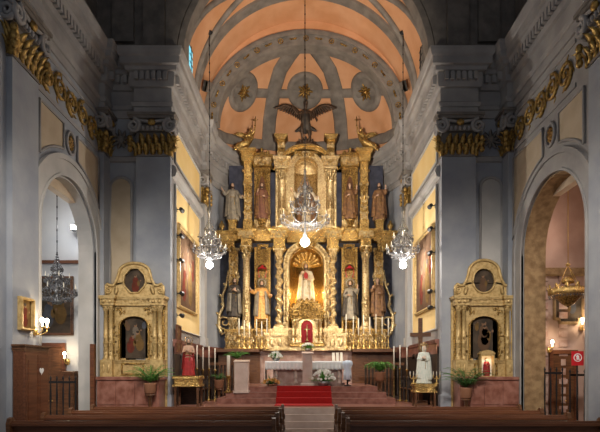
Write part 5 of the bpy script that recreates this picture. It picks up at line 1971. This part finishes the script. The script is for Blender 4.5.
for side, pts in (('left', ((197, 345), (203, 347), (209, 346), (215, 348))), ('right', ((394, 346), (400, 345), (407, 347)))):
    for k, (x, yt) in enumerate(pts):
        Y = 17.4 + 0.25 * k if side == 'left' else 17.9 - 0.25 * k
        t = thing('floor_candlestick', '%s slim white candle stand from the outer left, before the %s choir stalls' % (ORD[k], side), 'candlestick', ((x - VX) * Y / F, Y, ZP), 0, 'slim candle stands by the choir stalls')
        h = EYE + (VY - yt) * Y / F - ZP
        b = MB()
        b.lathe([(0.11, 0), (0.11, 0.03), (0.02, 0.07), (0.015, 0.5), (0.03, 0.54), (0.015, 0.6), (0.018, h * 0.55), (0.05, h * 0.57), (0.05, h * 0.59)], seg=12)
        b.build('stem', M['gold_dark'], t)
        b = MB()
        b.lathe([(0.022, h * 0.59), (0.02, h - 0.02), (0.005, h)], seg=10)
        b.build('candle', M['wax'], t)

# dark wooden cross standing by the right chancel wall; framed plaque on the left
t = thing('standing_cross', 'tall dark wooden cross by the right chancel wall behind the Virgin statue', 'cross', (3.6, 15.74, ZP))
b = MB()
b.box(-0.06, 0.06, -0.05, 0.05, 0.1, EYE + (VY - 319) * 16.0 / F - ZP)
b.box(-0.32, 0.32, -0.04, 0.04, 2.15, 2.27)
b.build('cross', M['wood'], t)
b = MB()
b.bbox(-0.2, 0.2, -0.2, 0.2, 0, 0.14, 0.02)
b.build('foot', M['wood'], t)
t = thing('wall_plaque', 'small brown framed board low on the left chancel wall', 'plaque', (-W2 + 0.06, 15.62, 2.6), pi / 2)
b = MB()
b.band(rect(0.42, 0.75), [(-0.26, -0.05), (0.26, -0.05), (0.26, 0.8), (-0.26, 0.8)], 'y', -0.06, 0, closed=True)
b.build('frame', M['wood_red'], t)
b = MB()
b.box(-0.21, 0.21, -0.03, 0, 0, 0.75)
b.build('board', M['wood'], t)

# choir stalls
for s, side in ((-1, 'left'), (1, 'right')):
    for k in range(4):
        y = 16.0 + 0.68 * k
        t = thing('choir_stall', '%s dark carved choir stall from the chancel arch along the %s wall' % (ORD[k], side), 'choir stall', (s * (W2 - 0.33), y + 0.3, ZP), -s * pi / 2, 'choir stalls')
        b = MB()
        b.box(-0.32, 0.32, 0.22, 0.28, 0, 1.5)
        b.band(arc(0, 1.5, 0.22, pi, 0, 8, 0.1), arc(0, 1.5, 0.32, pi, 0, 8, 0.18), 'y', 0.2, 0.28)
        b.build('backrest', M['wood_black'], t)
        b = MB()
        b.bbox(-0.3, 0.3, -0.22, 0.22, 0.42, 0.47, 0.01)
        b.box(-0.28, 0.28, -0.16, 0.2, 0.0, 0.42)
        b.build('seat', M['wood'], t)
        for q in (-1, 1):
            b = MB()
            b.prism([(-0.24, 0), (0.22, 0), (0.22, 1.1), (0.1, 0.8), (-0.24, 0.72)], 'x', q * 0.29, q * 0.335)
            b.lathe([(0.03, 0), (0.05, 0.03), (0.02, 0.09), (0.04, 0.13), (0.0, 0.17)], (q * 0.312, -0.2, 0.72), 10)
            b.build('armrest', M['wood_black'], t)
    # low balustrade before the stalls
    t = thing('balustrade', 'low dark turned balustrade before the %s side of the retable' % side, 'balustrade', (s * 2.95, 19.05, ZP))
    b = MB()
    b.box(-0.75, 0.75, -0.06, 0.06, 0, 0.12)
    b.build('bottom_rail', M['wood_black'], t)
    b = MB()
    b.bbox(-0.78, 0.78, -0.08, 0.08, 1.28, 1.38, 0.02)
    b.build('top_rail', M['wood'], t)
    for i in range(11):
        b = MB()
        b.lathe([(0.045, 0.12), (0.045, 0.2), (0.025, 0.24), (0.05, 0.45), (0.025, 0.75), (0.04, 0.8), (0.025, 0.85), (0.045, 1.1), (0.03, 1.2), (0.045, 1.28)], (-0.68 + 0.136 * i, 0, 0), 10)
        b.build('baluster', M['wood_black'], t)

# ------------------------------------------------------------------ chandeliers

def crystal_chandelier(label, loc, R0, H, top, arms=10, bulb=0.12, power=140, group='crystal chandeliers', lampon=True):
    """origin at the lamp centre; H = height of the crystal body above it; top = z of the chain's hook above the lamp"""
    t = thing('chandelier', label, 'chandelier', loc, 0, group)
    z1_ = R0 * 0.85
    z2_ = R0 * 1.5
    z3_ = R0 * 2.15
    b = MB()
    b.tube([(0, 0, H), (0, 0, top)], 0.012, 5)
    n = int((top - H) / 0.3)
    for i in range(n):
        z = H + (i + 0.5) * (top - H) / n
        b.ell((0, 0, z), (0.022, 0.022, 0.05), 6, 5)
    b.lathe([(0.0, top - 0.1), (0.07, top - 0.06), (0.12, top)], seg=10)
    b.build('chain', M['iron'], t)
    b = MB()
    b.lathe([(0.02, 0.12), (0.07, 0.18), (0.09, 0.24), (0.04, 0.32), (0.03, H * 0.4), (0.08, H * 0.46), (0.05, H * 0.52), (0.025, H * 0.6), (0.06, H * 0.72), (0.09, H * 0.76), (0.03, H * 0.82), (0.025, H * 0.92), (0.05, H * 0.96), (0.0, H)], seg=14)
    b.build('stem', M['silver_dim'], t)
    for tier, (rr, zz0, na) in enumerate(((R0, z1_, arms), (R0 * 0.62, z2_, max(5, arms - 4)))):
        for i in range(na):
            a = 2 * pi * i / na + tier * 0.3
            c, s_ = cos(a), sin(a)
            P = [(0.05, zz0), (rr * 0.35, zz0 - 0.13), (rr * 0.7, zz0 - 0.12), (rr * 0.95, zz0 - 0.02), (rr, zz0 + 0.08)]
            b = MB()
            b.tube([(r * c, r * s_, z) for r, z in P], 0.014, 6)
            b.lathe([(0.01, 0), (0.06, 0.01), (0.065, 0.025), (0.02, 0.02)], (rr * c, rr * s_, zz0 + 0.08), 10)
            ar_ = b.build('arm', M['silver_dim'], t)
            b = MB()
            b.lathe([(0.014, 0), (0.014, 0.1), (0.009, 0.11), (0.011, 0.13), (0.0, 0.165)], (rr * c, rr * s_, zz0 + 0.1), 8)
            b.build('candle', M['wax'], ar_)
    b = MB()
    R = random.Random(5)

    def drop(p, k=1.0):
        b.lathe([(0.0, -0.07 * k), (0.02 * k, -0.035 * k), (0.008 * k, 0.0), (0.0, 0.005)], p, 5, smooth=False)
    for tier, (rr, zz0) in enumerate(((R0, z1_), (R0 * 0.62, z2_), (R0 * 0.3, z3_))):
        nn = 40 - 9 * tier
        for i in range(nn):
            a = 2 * pi * i / nn
            drop((rr * cos(a), rr * sin(a), zz0 + 0.05 - 0.03 * (i % 2)), 1.2)
            drop((rr * 0.72 * cos(a), rr * 0.72 * sin(a), zz0 - 0.14), 1.1)
        for i in range(10):
            a = 2 * pi * i / 10
            for k in range(9):
                u = k / 8
                r = rr * (0.12 + 0.8 * u)
                z = zz0 + (R0 * 0.7) * (1 - u) ** 1.6 + 0.06
                b.ell((r * cos(a), r * sin(a), z), 0.016, 5, 4)
            for k in range(5):
                u = k / 4
                a2 = a + 2 * pi / 10 * u
                b.ell((rr * cos(a2), rr * sin(a2), zz0 + 0.04 - 0.09 * sin(pi * u)), 0.016, 5, 4)
    for i in range(16):
        a = 2 * pi * i / 16
        for k in range(4):
            r = 0.2 * R0 * (1 + 0.6 * (3 - k))
            drop((r * cos(a), r * sin(a), z1_ - 0.1 - 0.05 * k), 1.0)
    o = b.build('crystal_drops', M['crystal'], t)
    o['kind'] = 'stuff'
    if lampon:
        b = MB()
        b.lathe([(0.03, 0.16), (0.05, 0.13), (0.03, 0.11)], seg=12)
        b.build('lamp_holder', M['silver'], t)
        b = MB()
        b.ell((0, 0, 0), bulb, 16, 12)
        b.build('lamp_bulb', M['lamp'], t)
        light('chandelier_lamp', 'POINT', (loc[0], loc[1] - bulb - 0.06, loc[2] - 0.03), power, (1.0, 0.93, 0.84), 0.1)
    return t


Yc = 17.2
p = at(209.5, 265, Yc)
crystal_chandelier('crystal chandelier hanging left of the retable before the left wall', p, 0.56, 2.5, 13.62 - p.z, power=170)
p = at(403, 265, Yc)
crystal_chandelier('crystal chandelier hanging right of the retable before the right wall', p, 0.56, 2.5, 13.62 - p.z, power=170)
p = at(305, 242, 17.6)
crystal_chandelier('largest crystal chandelier hanging in the middle before the retable', p, 0.85, 2.6, 15.3 - p.z, arms=12, bulb=0.16, power=420)

# left chapel chandelier with painting, lamps, door, railing
p = at(57, 309, 14.2)
crystal_chandelier('dim glass chandelier hanging before the dark painting in the left chapel', p, 0.52, 1.1, 7.45 - p.z, arms=8, lampon=False, group=None)
p0 = at(38, 335, 15.42)
framed('painting', 'large dark oil painting on the back wall of the left chapel', (at(55, 333, 15.46).x, 15.48, at(55, 333, 15.46).z), 0, 1.0, 1.68, 0.07, 'wood', [(-0.25, 0.2, 0.9, 3, 0.1, 1), (0.2, 0.3, 0.95, 4, -0.1, -1), (0.0, 0.9, 0.6, 6, 0, 1)])
p = at(31, 327, 10.9)
framed('painting', 'small golden icon in narrow gilt frame on the near left pillar', (-W1 + 0.13, 10.62, p.z - 0.05), pi / 2, 0.42, 0.6, 0.05, 'gold_side', [(0.0, 0.05, 0.5, 1, 0, 1)], 'paint_ochre')

# closed wooden doors of the chapels
for s, side, xx0, xx1, yt in ((-1, 'left', 36, 66, 343), (1, 'right', 549, 577, 350)):
    xa, xb = (xx0 - VX) * 15.46 / F, (xx1 - VX) * 15.46 / F
    h = EYE + (VY - yt) * 15.46 / F
    w = xb - xa
    t = thing('door_1' if s < 0 else 'door_2', None, None, ((xa + xb) / 2, 15.5, 0), 0, kind='structure')
    b = MB()
    b.band([(-w / 2 + 0.1, 0), (-w / 2 + 0.1, h - 0.12), (w / 2 - 0.1, h - 0.12), (w / 2 - 0.1, 0)], [(-w / 2, 0), (-w / 2, h), (w / 2, h), (w / 2, 0)], 'y', -0.1, 0)
    b.build('door_frame', M['wood_red'], t)
    for q in (-1, 1):
        b = MB()
        x0, x1 = sorted((q * 0.005, q * (w / 2 - 0.1)))
        b.box(x0, x1, -0.05, 0, 0, h - 0.12)
        for k in range(3):
            b.box(x0 + 0.07, x1 - 0.07, -0.065, -0.04, 0.15 + k * h * 0.3, 0.1 + (k + 0.88) * h * 0.3)
        lf = b.build('door_leaf', M['wood'], t)
        b = MB()
        b.ell((q * 0.06, -0.09, 1.05), (0.025, 0.03, 0.025), 8, 6)
        b.build('knob', M['brass'], lf)
if True:
    b = MB()
    xa, xb = (66 - VX) * 15.3 / F, (77 - VX) * 15.3 / F
    b.bbox(xa, xb, 15.1, 15.44, 0, EYE + (VY - 372) * 15.3 / F, 0.02)
    b.bbox(xa - 0.03, xb + 0.03, 15.06, 15.46, EYE + (VY - 374) * 15.3 / F, EYE + (VY - 371) * 15.3 / F, 0.02)
    tag(b.build('low_cupboard', M['wood']), 'low brown cupboard right of the left chapel door', 'cupboard')


def sconce(label, loc, d, bulbs, power, group='wall lamps of the side chapels'):
    t = thing('wall_lamp', label, 'wall lamp', loc, 0, group)
    d = Vector(d).normalized()
    sd = d.cross(Vector((0, 0, 1)))
    b = MB()
    b.ell((0, 0, 0), (0.06, 0.06, 0.1), 10, 8)
    for k in range(bulbs):
        o = sd * (k - (bulbs - 1) / 2) * 0.2
        b.tube([(0, 0, 0), d * 0.1 + o * 0.5 - Vector((0, 0, 0.08)), d * 0.22 + o, d * 0.22 + o + Vector((0, 0, 0.08))], 0.014, 6)
        b.lathe([(0.01, 0), (0.05, 0.01), (0.055, 0.03)], d * 0.22 + o + Vector((0, 0, 0.07)), 10)
    b.build('bracket', M['brass'], t)
    for k in range(bulbs):
        o = d * 0.22 + sd * (k - (bulbs - 1) / 2) * 0.2
        b = MB()
        b.lathe([(0.016, 0.0), (0.016, 0.1)], o + Vector((0, 0, 0.09)), 8)
        b.ell(o + Vector((0, 0, 0.24)), (0.045, 0.045, 0.06), 10, 8)
        b.build('bulb', M['candle_bulb'], t)
    q = Vector(loc) + d * 0.34 + Vector((0, 0, 0.26))
    light('wall_lamp_light', 'POINT', q, power, (1.0, 0.78, 0.5), 0.05)
    return t


p = at(41, 332, 11.2)
sconce('brass wall lamp beside the golden icon on the near left pillar', (-W1 + 0.13, 11.02, p.z), (1, 0, 0), 2, 16)
p = at(67, 360, 15.4)
sconce('small brass wall lamp right of the left chapel door', (p.x, 15.46, p.z - 0.05), (0, -1, 0), 1, 9)
p = at(549, 350, 15.4)
sconce('small brass wall lamp left of the right chapel door', (p.x, 15.42, p.z), (0, -1, 0), 1, 9)
p = at(581, 328, 13.2)
sconce('brass wall lamp at the right edge of the right chapel painting', (at(582, 328, 15.4).x, 15.42, at(582, 328, 15.4).z), (0, -1, 0), 2, 16)

# right chapel: painting in shaped frame, hanging gilded crown lamp, round sign
p = at(568, 323, 15.46)
t = thing('painting', 'dark oil painting in a shaped brown frame on the back wall of the right chapel', 'painting', (p.x, 15.48, p.z))
K2 = 15.46 / F


def shaped(k):
    w, h = 14 * K2, 36 * K2
    pts = [(-0.5, 0.12), (-0.34, 0.1), (-0.3, 0.0), (0.3, 0.0), (0.34, 0.1), (0.5, 0.12), (0.5, 0.84), (0.34, 0.88), (0.28, 1.0), (-0.28, 1.0), (-0.34, 0.88), (-0.5, 0.84)]
    return [(x * 2 * w * k, (0.5 + (z - 0.5) * k) * h) for x, z in pts]


b = MB()
b.band(shaped(0.92), shaped(1.08), 'y', -0.08, 0, closed=True)
b.band(shaped(0.96), shaped(1.02), 'y', -0.11, -0.05, closed=True)
b.build('frame', M['stone_brown'], t)
canvas('canvas', t, shaped(0.95), [(-0.1, 0.15, 0.7, 6, 0.1, 1), (0.15, 0.3, 0.6, 3, -0.1, -1)], 'canvas_dark', -0.02)

p = at(568, 292, 13.6)
t = thing('hanging_lamp', 'gilded crown shaped hanging lamp with a fringe of drops in the right chapel', 'lamp', (p.x, p.y, p.z))
b = MB()
b.tube([(0, 0, 0.75), (0, 0, 7.7 - p.z)], 0.012, 5)
b.lathe([(0.0, 0.7), (0.06, 0.72), (0.06, 0.76), (0.0, 0.8)], seg=10)
for k in range(4):
    a = k * pi / 2 + 0.4
    b.tube([(0, 0, 0.74), (0.3 * cos(a), 0.3 * sin(a), 0.2), (0.46 * cos(a), 0.46 * sin(a), 0.0)], 0.01, 5)
b.build('chain', M['brass'], t)
b = MB()
b.lathe([(0.12, 0.28), (0.16, 0.24), (0.16, 0.32), (0.10, 0.40), (0.05, 0.42), (0.05, 0.28)], seg=18)
b.lathe([(0.42, -0.10), (0.50, -0.06), (0.50, 0.06), (0.46, 0.10), (0.42, 0.06)], seg=28)
for k in range(12):
    a = k * pi / 6
    b.leaf((0.49 * cos(a), 0.49 * sin(a), 0.06), (0, 0, 1), (cos(a), sin(a), 0), 0.18, 0.12, 0.5, 4)
b.build('crown', M['gold'], t)
b = MB()
b.lathe([(0.0, -0.42), (0.05, -0.4), (0.16, -0.32), (0.26, -0.2), (0.40, -0.1), (0.42, -0.06), (0.36, -0.06), (0.2, -0.18), (0.0, -0.3)], seg=24)
b.build('bowl', M['gold_dark'], t)
b = MB()
for k in range(36):
    a = k * pi / 18
    b.lathe([(0.0, -0.09), (0.018, -0.04), (0.005, 0.0)], (0.47 * cos(a), 0.47 * sin(a), -0.09), 5)
o = b.build('fringe', M['crystal'], t)
o['kind'] = 'stuff'

p = at(577, 358, 13.3)
t = thing('prohibition_sign', 'red square sign with a white round symbol on a stand in the right chapel', 'sign', (p.x, 13.3, 0))
b = MB()
b.tube([(0, 0, 0.02), (0, 0, p.z - 0.1)], 0.018, 8)
b.lathe([(0.16, 0), (0.16, 0.02), (0.03, 0.05)], seg=16)
b.build('stand', M['iron'], t)
b = MB()
z0 = p.z - 0.2
b.bbox(-0.16, 0.16, -0.035, -0.012, z0, z0 + 0.38, 0.004)
sg = b.build('sign_panel', M['sign_red'], t)
b = MB()
zc = z0 + 0.21
b.tube([(0.1 * cos(k * pi / 12), -0.038, zc + 0.1 * sin(k * pi / 12)) for k in range(24)], 0.013, 6, closed=True)
b.tube([(-0.07, -0.038, zc + 0.07), (0.07, -0.038, zc - 0.07)], 0.012, 6)
b.box(-0.035, 0.035, -0.042, -0.036, zc - 0.055, zc + 0.04)
b.ell((0, -0.038, zc + 0.055), (0.022, 0.004, 0.022), 8, 6)
b.build('symbol', M['sign_white'], sg)


def railing(label, x0, x1, Y, h):
    t = thing('railing', label, 'railing', ((x0 + x1) / 2, Y, 0))
    w = x1 - x0
    for z0, z1 in ((h - 0.06, h), (0.1, 0.15)):
        b = MB()
        b.box(-w / 2, w / 2, -0.03, 0.03, z0, z1)
        b.build('rail', M['iron'], t)
    n = max(3, int(w / 0.16))
    for i in range(n + 1):
        x = -w / 2 + w * i / n
        b = MB()
        b.lathe([(0.02, 0), (0.02, 0.12), (0.012, 0.14), (0.03, h * 0.4), (0.014, h * 0.55), (0.028, h * 0.75), (0.014, h - 0.06), (0.014, h + 0.02), (0.03, h + 0.07), (0.0, h + 0.15)], (x, 0, 0), 8)
        b.build('spindle', M['iron'], t)
    return t


railing('black turned iron railing inside the left chapel arch', (38 - VX) * 13.4 / F, (72 - VX) * 13.4 / F + 0.1, 13.4, EYE + (VY - 381) * 13.4 / F)
railing('black turned iron railing left of the door in the right chapel', (528 - VX) * 13.6 / F + 0.6, (546 - VX) * 13.6 / F + 0.6, 13.9, EYE + (VY - 372) * 13.6 / F)
railing('black iron railing at the right end of the right chapel', (570 - VX) * 13.9 / F, (592 - VX) * 13.9 / F, 13.9, EYE + (VY - 374) * 13.6 / F)

# panelled wooden cabinet against the near left pillar and its mirror in the gloom at right
t = thing('cabinet', 'brown panelled wooden cabinet with a moulded top against the near left pillar', 'cabinet', (-W1 + 0.27, 10.62, 0), pi / 2)
hc_ = EYE + (VY - 346) * 10.9 / F
b = MB()
b.bbox(-0.46, 0.46, -0.12, 0.13, 0, hc_ - 0.1, 0.02)
b.build('body', M['wood_red'], t)
b = MB()
cornice(b, -0.46, 0.46, -0.12, 0.13, hc_ - 0.14, hc_, 0.05)
b.build('moulded_top', M['wood'], t)
for q in (-1, 1):
    b = MB()
    x0, x1 = sorted((q * 0.02, q * 0.44))
    b.box(x0, x1, -0.145, -0.11, 0.12, hc_ - 0.2)
    b.box(x0 + 0.07, x1 - 0.07, -0.158, -0.12, 0.22, hc_ - 0.32)
    d = b.build('door', M['wood_red'], t)
b = MB()
b.prism([(x + 0.12, z + EYE - 0.02) for x, z in [(0.09 * (16 * sin(k * pi / 12) ** 3) / 17, 0.09 * (13 * cos(k * pi / 12) - 5 * cos(2 * k * pi / 12) - 2 * cos(3 * k * pi / 12) - cos(4 * k * pi / 12)) / 17) for k in range(24)]], 'y', -0.164, -0.159)
o = b.build('paper_heart', M['sign_white'], None, (-W1 + 0.27, 10.62, 0))
o.rotation_euler = (0, 0, pi / 2)
tag(o, 'white paper heart stuck on the brown wooden cabinet door', 'paper heart')

t = thing('wooden_post', 'slim brown wooden post beside the left gilded altarpiece', 'post', (-5.99, 14.04, 0))
b = MB()
b.bbox(-0.06, 0.06, -0.06, 0.06, 0.1, EYE + (VY - 345) * 14.6 / F, 0.01)
b.build('shaft', M['wood_red'], t)
b = MB()
b.bbox(-0.1, 0.1, -0.1, 0.1, 0, 0.12, 0.02)
b.build('foot', M['wood'], t)

# ------------------------------------------------------------------ pews

def pew(x0, x1, Y, label):
    w = x1 - x0
    t = thing('pew', label, 'pew', ((x0 + x1) / 2, Y, 0), 0, 'nave pews')
    b = MB()
    b.box(-w / 2, w / 2, -0.02, 0.02, 0.35, 0.98)
    nn = max(3, int(w / 0.85))
    for k in range(nn):
        xa = -w / 2 + 0.08 + (w - 0.16) * k / nn
        xb = -w / 2 + 0.08 + (w - 0.16) * (k + 1) / nn
        b.box(xa + 0.05, xb - 0.05, -0.035, 0.0, 0.45, 0.86)
    b.build('backrest', M['wood_red'], t)
    b = MB()
    b.bbox(-w / 2, w / 2, -0.11, 0.05, 0.96, 1.02, 0.015)
    b.bbox(-w / 2, w / 2, -0.05, 0.03, 1.02, 1.05, 0.01)
    b.build('top_rail', M['wood_red'], t)
    b = MB()
    b.bbox(-w / 2, w / 2, 0.0, 0.42, 0.42, 0.46, 0.01)
    b.build('seat', M['wood_red'], t)
    b = MB()
    b.bbox(-w / 2, w / 2, -0.42, -0.22, 0.16, 0.2, 0.01)
    b.build('kneeler', M['wood'], t)
    for q in (-1, 1):
        b = MB()
        b.prism([(-0.44, 0), (0.42, 0), (0.42, 0.62), (0.3, 0.66), (0.12, 0.7), (0.08, 0.98), (0.05, 1.08), (-0.02, 1.12), (-0.1, 1.1), (-0.14, 1.0), (-0.1, 0.6), (-0.2, 0.3), (-0.44, 0.25)], 'x', q * w / 2 - 0.035, q * w / 2 + 0.035)
        for zz_ in (0.5, 0.8):
            b.M = Matrix.Translation((q * (w / 2 + 0.03), 0.1 if zz_ < 0.6 else -0.02, zz_)) @ Matrix.Rotation(pi / 2, 4, 'Y')
            b.lathe([(0.0, -0.02), (0.07, -0.02), (0.08, 0.02), (0.04, 0.03), (0.0, 0.02)], seg=12)
        b.M = Matrix.Identity(4)
        b.build('pew_end', M['wood'], t)
    return t


rows = (12.95, 11.75, 10.55, 9.35)
rn = ('front', 'second', 'third', 'fourth')
for k, Y in enumerate(rows):
    pew(-5.5, -0.6, Y, '%s dark wooden pew from the altar in the left block' % rn[k])
    pew(0.78, 5.5, Y, '%s dark wooden pew from the altar in the right block' % rn[k])
